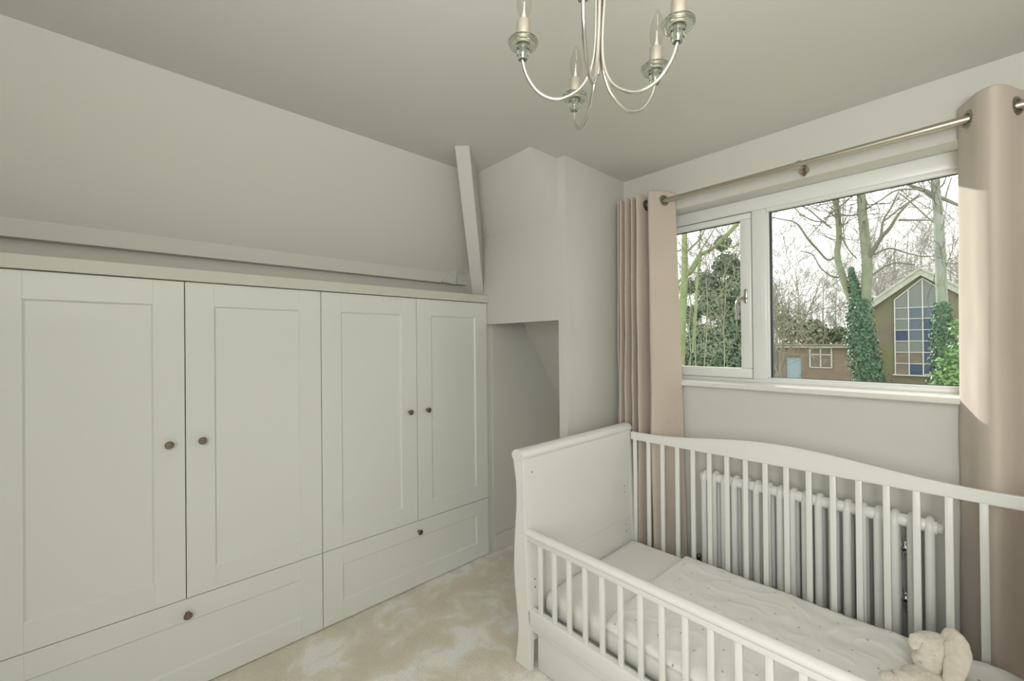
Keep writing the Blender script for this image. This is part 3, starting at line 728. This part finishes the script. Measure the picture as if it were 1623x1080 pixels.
M['ivy'] = mat('ivy_leaf', (.05, .125, .07), .5, col2=(.10, .20, .11), vscale=7)
M['ivy_light'] = mat('fresh_leaf', (.20, .36, .11), .5, col2=(.12, .25, .09), vscale=7)
M['conifer'] = mat('evergreen_foliage', (.10, .165, .11), .8, col2=(.17, .24, .16), vscale=3)
M['brick'] = mat('brown_render', (.25, .20, .15), .95, bump=.5, bscale=10, col2=(.20, .165, .13), vscale=2)
M['clad'] = mat('mossy_cladding', (.17, .145, .12), .95, bump=.5, bscale=20, col2=(.20, .22, .10), vscale=.35, stretch=(1, 1, 1.4))
M['bargeboard'] = mat('weathered_white_board', (.50, .52, .47), .8, col2=(.40, .42, .36), vscale=3)
M['roof'] = mat('dark_roof', (.11, .10, .10), .9)
M['felt'] = mat('mossy_roof_edge', (.20, .20, .09), 1, col2=(.12, .115, .09), vscale=6)
M['wframe'] = mat('white_window_bars', (.58, .60, .58), .6)
M['door_blue'] = mat('pale_blue_door', (.30, .40, .46), .7)
M['pane_blue'] = mat('blue_reflecting_pane', (.035, .06, .125), .15)
M['pane_grey'] = mat('grey_reflecting_pane', (.17, .20, .19), .2)
M['pane_mid'] = mat('slate_pane', (.09, .13, .18), .15)
M['pane_brown'] = mat('brown_board_pane', (.22, .17, .135), .5, col2=(.14, .13, .10), vscale=2)
mb = MB(); mb.box((-160, 2.8, ZG - .2), (60, 260, ZG)); tag(mb.build('lawn', 'grass'), 'rough grass ground outside below the window', 'grass', kind='structure')

# --- chapel-like building: gable parallel to the window wall
YG = 36.0; k_ = YG / 20
def G(x20, z20): return (x20 * k_, EYE.z + (z20 - EYE.z) * k_)
ch = empty('gabled_building', (-.9 * k_, YG, ZG), 'gabled building with tall pointed blue-paned window beyond the trees', 'building')
cof = Matrix.Translation(ch.location).inverted()
def bp(mb, name, m, smooth=False, parent=None):
    o = mb.build(name, m, parent or ch, smooth=smooth)
    if parent is None: o.matrix_parent_inverse = cof
    return o
AX, AZ = G(-.93, 3.78); slope = .82
eL = AX - 2.9; eR = AX + 2.9
mb = MB(); mb.prism([(eL, ZG), (eR, ZG), (eR, AZ - .25 - 2.9 * slope), (AX, AZ - .25), (eL, AZ - .25 - 2.9 * slope)], YG + .1, YG + 9, 'xz'); bp(mb, 'wall', 'clad')
for s in (-1, 1):
    mb = MB(); e = AX + s * 3.05
    mb.prism([(AX, AZ + .12), (e, AZ + .12 - 3.05 * slope), (e, AZ - .32 - 3.05 * slope), (AX, AZ - .32)], YG - .25, YG - .12, 'xz'); bp(mb, 'bargeboard', 'bargeboard')
    mb = MB(); mb.prism([(AX, AZ + .22), (e + s * .1, AZ + .22 - 3.15 * slope), (e + s * .1, AZ + .06 - 3.15 * slope), (AX, AZ + .06)], YG - .32, YG + 9.3, 'xz'); bp(mb, 'roof', 'bargeboard')
# window grid
cols = [G(x, 0)[0] for x in (-1.600, -1.245, -.893, -.545)]
rows = [G(0, z)[1] for z in (.190, .575, .97, 1.36, 1.745, 2.135, 2.515)]
apx = cols[2]; apz = G(0, 3.50)[1]; shz = G(0, 2.79)[1] 
def top_at(x): return apz - abs(x - apx) * (apz - shz) / (apx - cols[0])
wf = MB(); t_ = .055
for i, x in enumerate(cols):
    z1 = top_at(x); wf.box((x - t_ / 2, YG - .06, rows[0] - .03), (x + t_ / 2, YG + .06, z1))
for z in rows[1:]: wf.box((cols[0], YG - .05, z - .022), (cols[3], YG + .05, z + .022))
wf.box((cols[0] - .12, YG - .12, rows[0] - .07), (cols[3] + .12, YG + .06, rows[0]))
for s, x in ((-1, cols[0]), (1, cols[3])):
    zt = top_at(x); mb_p = [(apx, apz + .05), (x + s * .03, zt + .05), (x + s * .03, zt - .03), (apx, apz - .03)]
    wf.prism(mb_p, YG - .06, YG + .06, 'xz')
frm = bp(wf, 'window_frame', 'wframe')
kinds = [['pane_brown', 'pane_blue', 'pane_blue'], ['pane_brown', 'pane_brown', 'pane_blue'], ['pane_grey', 'pane_grey', 'pane_blue'], ['pane_blue', 'pane_mid', 'pane_blue'], ['pane_grey', 'pane_mid', 'pane_blue'], ['pane_grey', 'pane_mid', 'pane_mid']]
for r_ in range(6):
    for c_ in range(3):
        mb = MB(); mb.box((cols[c_] + .027, YG + .0, rows[r_] + .02), (cols[c_ + 1] - .027, YG + .02, rows[r_ + 1] - .02)); o = bp(mb, 'pane', kinds[r_][c_], parent=frm)
for c_ in range(3):
    a, b = cols[c_] + .027, cols[c_ + 1] - .027
    pts = [(a, rows[6] + .02), (b, rows[6] + .02), (b, max(rows[6] + .03, top_at(b) - .03)), (a, max(rows[6] + .03, top_at(a) - .03))]
    mb = MB(); mb.prism(pts, YG, YG + .02, 'xz'); bp(mb, 'pane', 'pane_grey', parent=frm)

# --- low flat-roofed shed
sh = empty('flat_roofed_shed', (-3.7 * k_, YG, ZG), 'low brown flat-roofed outbuilding with pale blue door', 'outbuilding')
sof = Matrix.Translation(sh.location).inverted()
def sp(mb, name, m, parent=None):
    o = mb.build(name, m, parent or sh)
    if parent is None: o.matrix_parent_inverse = sof
    return o
sx0_, szt = G(-5.13, 1.20); sx1_ = AX - 2.2
dx0, dz1 = G(-4.845, .745); dx1 = G(-4.335, 0)[0]
mb = MB(); mb.box((sx0_, YG - .6, ZG), (dx0, YG + 3.5, szt - .12)); mb.box((dx1, YG - .6, ZG), (sx1_, YG + 3.5, szt - .12)); mb.box((dx0, YG - .6, dz1 + .02), (dx1, YG + 3.5, szt - .12)); mb.box((dx0, YG - .3, ZG), (dx1, YG + 3.5, dz1 + .02)); sp(mb, 'wall', 'brick')
mb = MB(); mb.box((sx0_ - .35, YG - .9, szt - .13), (sx1_, YG + 3.8, szt - .03)); sp(mb, 'fascia', 'bargeboard')
mb = MB(); mb.box((sx0_ - .38, YG - .93, szt - .03), (sx1_, YG + 3.85, szt + .07)); sp(mb, 'roof', 'felt')
mb = MB(); mb.box((dx0, YG - .52, ZG), (dx1, YG - .46, dz1)); d_ = sp(mb, 'door', 'door_blue')
mb = MB(); mb.ball((dx1 - .1, YG - .56, -1.1), .04, n=8); sp(mb, 'door_handle', 'ring', d_)
wx0, wz1 = G(-4.04, 1.20); wx1, wz0 = G(-3.36, .36); yy = YG - .62
mb = MB(); wmx = (wx0 + wx1) / 2; wz1 -= .15; wzm = wz0 + (wz1 - wz0) * .66
for x in (wx0, wmx, wx1): mb.box((x - .035, yy - .03, wz0), (x + .035, yy + .02, wz1))
for z in (wz0, wzm, wz1): mb.box((wx0, yy - .03, z - .03), (wx1, yy + .02, z + .03))
fr = sp(mb, 'window_frame', 'wframe')
for (a, b) in ((wx0, wmx), (wmx, wx1)):
    for (c_, d2) in ((wz0, wzm), (wzm, wz1)):
        mb = MB(); mb.box((a + .035, yy - .005, c_ + .03), (b - .035, yy + .01, d2 - .03)); sp(mb, 'pane', 'pane_brown', fr)
# distant house roof peeping over the shed
mb = MB(); a = W(1322, 545, 60); b = W(1368, 522, 60); 
hs = empty('distant_house', (b.x, 60, ZG), 'distant house with dark pitched roof seen over the shed', 'house')
hof = Matrix.Translation(hs.location).inverted()
hw = MB(); hw.box((a.x, 60, ZG), (b.x + 5, 66, a.z)); o = hw.build('wall', 'brick', hs); o.matrix_parent_inverse = hof
mb.prism([(a.x - .3, a.z - .1), (b.x, b.z), (b.x + (b.x - a.x) + .3, a.z - .1)], 59.6, 66.4, 'xz'); o = mb.build('roof', 'roof', hs); o.matrix_parent_inverse = hof
# small grey shed at the far left of the fixed pane
mb = MB(); a = W(1212, 548, 48); b = W(1231, 580, 48)
s2 = empty('garden_shed', ((a.x + b.x) / 2, 48, ZG), 'small blue-grey garden shed left of the flat-roofed outbuilding', 'shed'); s2o = Matrix.Translation(s2.location).inverted()
mb.box((a.x - 2, 48, ZG), (b.x - .1, 51, a.z)); o = mb.build('wall', mat('blue_grey_boards', (.30, .36, .40), .9), s2); o.matrix_parent_inverse = s2o
mb = MB(); mb.box((a.x - 2.3, 47.7, a.z), (b.x + .1, 51.3, a.z + .18)); o = mb.build('roof', 'bargeboard', s2); o.matrix_parent_inverse = s2o

# --- trees
class Soup:
    def __init__(s): s.V = []; s.F = []
    def tube(s, pts, rs, n=5):
        prev = None; last = None; m = len(pts)
        for i in range(m):
            p = pts[i]; d = pts[min(i + 1, m - 1)] - pts[max(i - 1, 0)]
            if d.length < 1e-9: d = Vector((0, 0, 1))
            d.normalize(); u = d.orthogonal().normalized() if prev is None else (prev - d * prev.dot(d))
            if u.length < 1e-6: u = d.orthogonal()
            u.normalize(); prev = u; w = d.cross(u); base = len(s.V); r = rs[i]
            for k in range(n):
                c, sn = math.cos(2 * PI * k / n), math.sin(2 * PI * k / n)
                s.V.append((p.x + (u.x * c + w.x * sn) * r, p.y + (u.y * c + w.y * sn) * r, p.z + (u.z * c + w.z * sn) * r))
            if last is not None:
                for k in range(n): s.F.append((last + k, last + (k + 1) % n, base + (k + 1) % n, base + k))
            last = base
    def leaf(s, p, n, size, rnd):
        a = n.orthogonal().normalized(); b = n.cross(a); an = rnd.uniform(0, 2 * PI); u = a * math.cos(an) + b * math.sin(an); w = n.cross(u)
        i = len(s.V); q = [p - u * size, p + w * size * .7 + n * size * .2, p + u * size, p - w * size * .7 + n * size * .2]
        s.V += [tuple(x) for x in q]; s.F.append((i, i + 1, i + 2, i + 3))
    def obj(s, name, m, parent=None, smooth=True):
        return raw(name, s.V, s.F, m, parent, smooth)
def rvec(rnd):
    while True:
        v = Vector((rnd.uniform(-1, 1), rnd.uniform(-1, 1), rnd.uniform(-1, 1)))
        if .05 < v.length < 1: return v.normalized()
def grow(sp_, p, d, length, r, depth, rnd, wig=.22, upb=.12, kids=(3, 5), nseg=5, rmin=.006, spread=(.45, .95)):
    pts = [p.copy()]; rs = [r]; dd = d.copy(); q = p.copy(); step = length / nseg
    for i in range(nseg):
        dd = (dd + rvec(rnd) * wig + Vector((0, 0, upb))).normalized(); q = q + dd * step; pts.append(q.copy()); rs.append(max(rmin, r * (1 - .62 * (i + 1) / nseg)))
    sp_.tube(pts, rs, 6 if r > .06 else (4 if r > .02 else 3))
    if depth <= 0: return
    for _ in range(rnd.randint(*kids)):
        t = rnd.uniform(.25, 1); i = min(nseg - 1, int(t * nseg)); b = pts[i].lerp(pts[i + 1], t * nseg - i)
        ax = (pts[i + 1] - pts[i]).normalized(); side = rvec(rnd); side = (side - ax * side.dot(ax)).normalized(); a = rnd.uniform(*spread)
        nd = (ax * math.cos(a) + side * math.sin(a)).normalized()
        grow(sp_, b, nd, length * rnd.uniform(.5, .78), max(rmin, rs[i] * rnd.uniform(.4, .62)), depth - 1, rnd, wig * 1.1, upb, kids, max(3, nseg - 1), rmin, spread)
def ivy_on(paths, count, rnd, size=(.028, .055), bulge=1.2, m='ivy', top_thin=True):
    """leaves over a limb: paths = [(pts, radii, weight)]"""
    s = Soup()
    tot = sum(w for _, _, w in paths)
    for pts, rs, w in paths:
        for _ in range(int(count * w / tot)):
            t = rnd.random(); t = t ** 1.15; f = t * (len(pts) - 1); i = min(len(pts) - 2, int(f)); p = pts[i].lerp(pts[i + 1], f - i); r = rs[i] + (rs[i + 1] - rs[i]) * (f - i)
            ax = (pts[i + 1] - pts[i]).normalized(); n = rvec(rnd); n = (n - ax * n.dot(ax)).normalized()
            k = rnd.uniform(.85, bulge) if rnd.random() < .85 else rnd.uniform(bulge, bulge * 1.35)
            s.leaf(p + n * r * k, (n + rvec(rnd) * .6).normalized(), rnd.uniform(*size), rnd)
    return s
def tree_root(name, x, y, label, cat='tree', group=None):
    return empty(name, (x, y, ZG), label, cat, group)
def attach(o, root):
    o.parent = root; o.matrix_parent_inverse = Matrix.Translation(root.location).inverted(); return o
rnd = random.Random(3)
# forked tree with ivy at the middle of the fixed pane
Y1 = 14.0
px = 662 / (14 / 1.36)     # pixels per metre there
def limb(pxs, y, n=6):
    pts = spline([W(u, v, y + dy) for u, v, w_, dy in pxs], n); rs = []
    ws = spline([Vector((w_, 0, 0)) for u, v, w_, dy in pxs], n)
    k = y / 1.36 / 662 * .5 * .70      # a cylinder this far off the lens axis looks wider
    return pts, [max(.004, w.x * k) for w in ws]
tr = tree_root('ivy_clad_tree', W(1380, 620, Y1).x, Y1, 'forked tree with thick ivy up its lower trunk, between shed and gable')
S = Soup()
main = limb([(1412, 760, 36, 0), (1388, 640, 33, 0), (1371, 575, 31, 0), (1363, 527, 28, 0), (1362, 475, 22, 0)], Y1); S.tube(*main, 10)
rl = limb([(1369, 520, 22, 0), (1374, 440, 20, 0), (1374, 410, 20, 0), (1368, 350, 18, 0), (1364, 300, 16, 0), (1360, 230, 14, 0), (1362, 120, 9, 0)], Y1); S.tube(*rl, 8)
ll = limb([(1370, 525, 24, 0), (1350, 475, 19, .1), (1336, 440, 16, .2), (1327, 405, 14, .3), (1330, 370, 13, .3), (1325, 320, 12, .3), (1315, 250, 10, .3), (1312, 140, 7, .3)], Y1); S.tube(*ll, 8)
SB = Soup()
for L_ in ([(1373, 415, 12, 0), (1396, 378, 9, -.2), (1410, 362, 8, -.4), (1424, 340, 6, -.6), (1440, 322, 5, -.6), (1458, 308, 3, -.6)],
           [(1396, 378, 6, 0), (1400, 350, 5, 0), (1412, 330, 4, 0), (1424, 304, 2.5, 0)], [(1402, 350, 4, 0), (1430, 328, 3.5, 0), (1445, 318, 3, 0), (1462, 310, 2, 0)],
           [(1424, 349, 5, -.5), (1445, 349, 4, -.5), (1474, 349, 3, -.5)],
           [(1385, 404, 4, 0), (1410, 394, 4, .2), (1440, 402, 3, .3), (1465, 407, 2.5, .3), (1490, 404, 2, .3)],
           [(1378, 440, 5, 0), (1400, 424, 4, .2), (1420, 417, 3.5, .3), (1450, 420, 3, .3)],
           [(1327, 405, 5, .3), (1312, 412, 5, .3), (1296, 396, 5, .2), (1280, 378, 5, 0), (1262, 354, 4, 0), (1240, 348, 3, 0), (1215, 343, 2.5, 0)],
           [(1334, 440, 5, .3), (1318, 438, 4, .3), (1300, 424, 3.5, .3), (1288, 404, 3, .3), (1268, 398, 2.5, .3)],
           [(1318, 362, 4, .3), (1300, 348, 4, .3), (1285, 335, 3, .3), (1270, 325, 2.5, .3)], [(1310, 352, 3, .3), (1290, 350, 3, .2), (1270, 340, 2.5, 0), (1258, 328, 2, 0)],
           [(1360, 340, 4, 0), (1345, 342, 3.5, 0), (1328, 340, 3, 0), (1305, 346, 2.5, 0)],
           [(1364, 300, 3, 0), (1340, 320, 3, -.2), (1310, 345, 2.5, -.3), (1280, 378, 2, -.3)], [(1372, 332, 3, 0), (1395, 318, 3, -.2), (1418, 303, 3.5, -.4), (1445, 300, 4, -.6), (1465, 302, 4, -.8)],
           [(1332, 372, 4, .2), (1345, 396, 3, .2), (1358, 410, 2.5, .2)], [(1338, 380, 3, 0), (1336, 340, 2.5, 0), (1340, 300, 2, 0)]):
    SB.tube(*limb(L_, Y1), 6)
attach(S.obj('trunk', 'bark'), tr); attach(SB.obj('branches', 'branch'), tr)
S2 = Soup()
for _ in range(120):
    t_ = rnd.choice((rl, ll)); i = rnd.randrange(len(t_[0]) // 2, len(t_[0]) - 1)
    grow(S2, t_[0][i], (rvec(rnd) + Vector((0, 0, .4))).normalized(), rnd.uniform(.5, 1.5), .012, 2, rnd, .3, .05, (2, 4), 4, .004)
attach(S2.obj('twigs', 'twig'), tr)['kind'] = 'stuff'
ivm = ivy_on([(main[0], [r * 1.45 for r in main[1]], 1.0), (limb([(1362, 500, 24, 0), (1356, 470, 18, 0), (1351, 445, 12, 0), (1349, 425, 6, 0)], Y1)[0], limb([(1362, 500, 24, 0), (1356, 470, 18, 0), (1351, 445, 12, 0), (1349, 425, 6, 0)], Y1)[1], .25)], 8200, rnd)
attach(ivm.obj('ivy', 'ivy', smooth=False), tr)['kind'] = 'stuff'
# straight tree at the right edge of the pane
tr = tree_root('straight_tree', W(1500, 640, Y1).x, Y1, 'tall straight tree with ivy low down, beside the right curtain')
S = Soup()
mn = limb([(1508, 760, 24, 0), (1502, 640, 21, 0), (1497, 540, 19, 0), (1493, 475, 18.5, 0), (1490, 405, 18, 0), (1487, 338, 16, 0), (1482, 280, 14, 0), (1478, 120, 11, 0)], Y1); S.tube(*mn, 10)
SB = Soup()
for L_ in ([(1484, 316, 11, 0), (1468, 304, 9, 0), (1450, 297, 7, 0), (1432, 288, 5, 0), (1410, 270, 3, 0)], [(1486, 312, 8, 0), (1502, 318, 7, 0), (1520, 326, 6, 0)], [(1486, 358, 4, 0), (1468, 343, 3, 0), (1445, 322, 2.5, 0), (1425, 306, 2, 0)],
           [(1498, 316, 3, 0), (1502, 300, 2.5, 0), (1508, 282, 2, 0)], [(1484, 300, 3, 0), (1494, 294, 2.5, 0), (1500, 280, 2, 0)]): SB.tube(*limb(L_, Y1), 6)
attach(S.obj('trunk', 'bark_blue'), tr); attach(SB.obj('branches', 'branch'), tr)
S2 = Soup()
for _ in range(26):
    i = rnd.randrange(len(mn[0]) // 2, len(mn[0]) - 1); grow(S2, mn[0][i], (rvec(rnd) + Vector((0, 0, .3))).normalized(), rnd.uniform(.5, 1.3), .011, 2, rnd, .3, .05, (2, 4), 4, .004)
attach(S2.obj('twigs', 'twig'), tr)['kind'] = 'stuff'
low = limb([(1508, 760, 38, 0), (1502, 650, 34, 0), (1498, 580, 27, 0), (1495, 530, 22, 0), (1492, 480, 12, 0)], Y1)
attach(ivy_on([(low[0], [r * 1.35 for r in low[1]], 1)], 4200, rnd).obj('ivy', 'ivy', smooth=False), tr)['kind'] = 'stuff'
# leafy shrub by it
def leaf_cloud(blobs, count, rnd, size):
    s = Soup()
    tot = sum(b[3] ** 2 for b in blobs)
    for (x, y, z, r) in blobs:
        for _ in range(int(count * r * r / tot)):
            n = rvec(rnd); rad_ = r * rnd.uniform(.55, 1.05); p = Vector((x, y, z)) + Vector((n.x, n.y, n.z)) * rad_
            s.leaf(p, (n + rvec(rnd) * .8 + Vector((0, 0, .4))).normalized(), rnd.uniform(*size), rnd)
    return s
def shrub(name, pxb, y, count, m, label, size, grp=None, stems=True, cat='shrub'):
    bl = []
    k = y / 1.36 / 662
    for u, v, w_, dy in pxb: p = W(u, v, y + dy); bl.append((p.x, p.y, p.z, w_ * k * .5))
    p0 = bl[0]; root = empty(name, (p0[0], p0[1], ZG), label, cat, grp)
    fo = attach(leaf_cloud(bl, count, rnd, size).obj('foliage', m, smooth=False), root); fo['kind'] = 'stuff'
    s = Soup()
    for (x, yv, z, r) in bl: 
        s.tube([Vector((p0[0], p0[1], ZG)), Vector(((x + p0[0]) / 2, (yv + p0[1]) / 2, (ZG + z) / 2)), Vector((x, yv, z))], [.04, .03, .015], 5)
    attach(s.obj('stem', 'bark'), root)
    return root
shrub('leafy_bush', [(1512, 590, 40, -.6), (1505, 610, 50, -.6), (1530, 560, 40, -.6), (1515, 640, 70, -.6), (1522, 520, 26, -.6), (1500, 575, 22, -.6)], 13, 1900, 'ivy_light', 'bright green leafy bush at the foot of the straight tree', (.025, .055))
# left pane: mossy tree, dark evergreen, tangled stems
tr = tree_root('mossy_tree', W(1085, 620, 11).x, 11, 'mossy green tree standing at the left edge of the casement')
S = Soup()
def limb2(pxs, y, n=6):
    pts = spline([W(u, v, y + dy) for u, v, w_, dy in pxs], n); ws = spline([Vector((w_, 0, 0)) for u, v, w_, dy in pxs], n); k = y / 1.15 / 662 * .5
    return pts, [max(.003, w.x * k) for w in ws]
S.tube(*limb2([(1078, 760, 18, 0), (1079, 600, 15, 0), (1082, 500, 14, 0), (1085, 430, 12, 0), (1085, 370, 10, 0), (1086, 250, 8, 0)], 11), 9)
for L_ in ([(1083, 440, 8, 0), (1098, 428, 7, 0), (1110, 405, 7, 0), (1128, 395, 6, 0), (1150, 375, 7, 0), (1165, 358, 7, 0), (1185, 335, 5, 0)], [(1110, 405, 5, 0), (1106, 440, 5, 0), (1103, 480, 4.5, 0), (1098, 560, 4, 0)],
           [(1074, 448, 5, 0), (1095, 425, 4, 0), (1112, 395, 3, 0), (1128, 370, 2, 0), (1140, 345, 1.5, 0)], [(1088, 400, 4, 0), (1108, 380, 3, 0), (1118, 362, 2, 0)], [(1086, 392, 4, 0), (1075, 398, 3, 0), (1062, 400, 3, 0)], [(1108, 395, 3, 0), (1110, 370, 2.5, 0), (1109, 350, 2, 0)], [(1140, 388, 3, 0), (1160, 392, 3, 0), (1185, 378, 2, 0)]): S.tube(*limb2(L_, 11), 6)
attach(S.obj('trunk', 'moss'), tr)
S2 = Soup()
for _ in range(70):
    p = W(rnd.uniform(1065, 1180), rnd.uniform(340, 470), 11 + rnd.uniform(-.4, .6)); grow(S2, p, (rvec(rnd) + Vector((0, 0, .5))).normalized(), rnd.uniform(.4, 1.1), .009, 2, rnd, .3, .05, (2, 4), 4, .003)
attach(S2.obj('twigs', 'twig'), tr)['kind'] = 'stuff'
root = empty('tangled_climber', (W(1130, 600, 10).x, 10, ZG), 'tangle of pale green climbing stems hanging in front of the evergreen', 'climber')
S3 = Soup()
for _ in range(120):
    u, v = rnd.uniform(1066, 1186), rnd.uniform(400, 560); p = W(u, v, 10 + rnd.uniform(-.8, .8)); d = Vector((rnd.uniform(-1, 1), rnd.uniform(-.4, .4), -rnd.uniform(-.2, 1))).normalized(); pts = [p]
    for i in range(9): d = (d + rvec(rnd) * .55 + Vector((0, 0, -.03))).normalized(); pts.append(pts[-1] + d * rnd.uniform(.12, .22))
    r0 = rnd.uniform(.003, .0065); S3.tube(pts, [r0 * (1 - .06 * i) for i in range(10)], 4)
for u in (1092, 1103, 1118, 1150):
    pts = [W(u + rnd.uniform(-4, 4), v, 10.2) for v in (700, 600, 560, 520, 480, 440)]; S3.tube(pts, [.014, .013, .011, .009, .007, .005], 5)
attach(S3.obj('stems', 'twig_green'), root)['kind'] = 'stuff'
shrub('evergreen_tree', [(1140, 560, 90, 0), (1165, 520, 80, .5), (1110, 540, 80, .5), (1130, 480, 70, 0), (1165, 460, 60, .5), (1150, 420, 50, .3), (1178, 430, 50, .5), (1110, 600, 80, 0), (1160, 600, 90, 0), (1145, 385, 34, .3), (1095, 500, 50, .8), (1180, 570, 70, 0), (1088, 560, 60, .3), (1122, 450, 55, .2), (1090, 455, 40, .6), (1180, 490, 60, .4)], 13.5, 21000, 'conifer', 'dark evergreen tree behind the casement pane', (.03, .075), cat='tree')
# thicket between: bushes over the shed
shrub('hedge_bush', [(1255, 520, 60, 0), (1230, 500, 50, 0), (1285, 530, 50, 0)], 44, 1400, mat('hedge_leaf', (.26, .29, .19), .9), 'loose grey-green bush rising behind the shed roof', (.10, .22))
shrub('evergreen_bush', [(1292, 522, 34, 0), (1310, 535, 30, 0), (1330, 530, 26, 0)], 46, 1200, mat('dark_hedge_leaf', (.16, .21, .12), .9), 'darker evergreen bush behind the middle of the shed roof', (.10, .20))
# bare thin tree cluster nearer at the left of the fixed pane
tr = tree_root('bare_shrub_tree', W(1240, 560, 26).x, 26, 'many-stemmed bare tree at the left of the fixed pane')
S = Soup()
for k in range(10):
    p = W(rnd.uniform(1205, 1265), 640, 26 + rnd.uniform(-1, 1)); p.z = ZG; grow(S, p, Vector((rnd.uniform(-.3, .3), 0, 1)).normalized(), rnd.uniform(4.5, 7), .07, 4, rnd, .2, .06, (2, 4), 6, .009)
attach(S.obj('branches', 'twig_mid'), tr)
# background wood: individual bare trees
spots = []
u = 1030
while u < 1660:
    spots.append((u, rnd.uniform(42, 62))); u += rnd.uniform(19, 33)
protos = []
for k in range(7):
    S = Soup(); h = rnd.uniform(9, 12)
    r2_ = random.Random(50 + k)
    pts = [Vector((0, 0, 0))]; d = Vector((0, 0, 1))
    for i in range(8): d = (d + rvec(r2_) * .08 + Vector((0, 0, .2))).normalized(); pts.append(pts[-1] + d * h / 8)
    rs = [.17 * (1 - .8 * i / 8) for i in range(9)]; S.tube(pts, rs, 7)
    for i in range(12):
        t = r2_.uniform(.22, 1) * 8; j = min(7, int(t)); b = pts[j].lerp(pts[j + 1], t - j); sd = rvec(r2_); sd.z = abs(sd.z) * .6 + .55; sd.normalize()
        grow(S, b, sd, h * r2_.uniform(.2, .42) * (1.15 - t / 14), .055 * (1.1 - t / 10), 3, r2_, .2, .10, (3, 5), 5, .012)
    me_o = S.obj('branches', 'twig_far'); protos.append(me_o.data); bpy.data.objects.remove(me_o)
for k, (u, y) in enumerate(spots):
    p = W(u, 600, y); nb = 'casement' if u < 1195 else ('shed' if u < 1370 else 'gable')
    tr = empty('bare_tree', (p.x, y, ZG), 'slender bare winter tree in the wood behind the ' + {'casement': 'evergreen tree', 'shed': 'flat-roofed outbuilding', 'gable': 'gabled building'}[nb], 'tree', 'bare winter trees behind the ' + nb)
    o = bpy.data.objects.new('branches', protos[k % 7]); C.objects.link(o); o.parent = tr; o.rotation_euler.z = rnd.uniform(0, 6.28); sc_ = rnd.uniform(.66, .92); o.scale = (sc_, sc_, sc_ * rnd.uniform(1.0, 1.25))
# distant belt of scrub closing the horizon
S = Soup()
for _ in range(9000):
    x = rnd.uniform(-110, 25); y = rnd.uniform(80, 100); z = ZG + abs(rnd.gauss(0, 1)) * 2.4
    S.leaf(Vector((x, y, z)), rvec(rnd), rnd.uniform(.25, .6), rnd)
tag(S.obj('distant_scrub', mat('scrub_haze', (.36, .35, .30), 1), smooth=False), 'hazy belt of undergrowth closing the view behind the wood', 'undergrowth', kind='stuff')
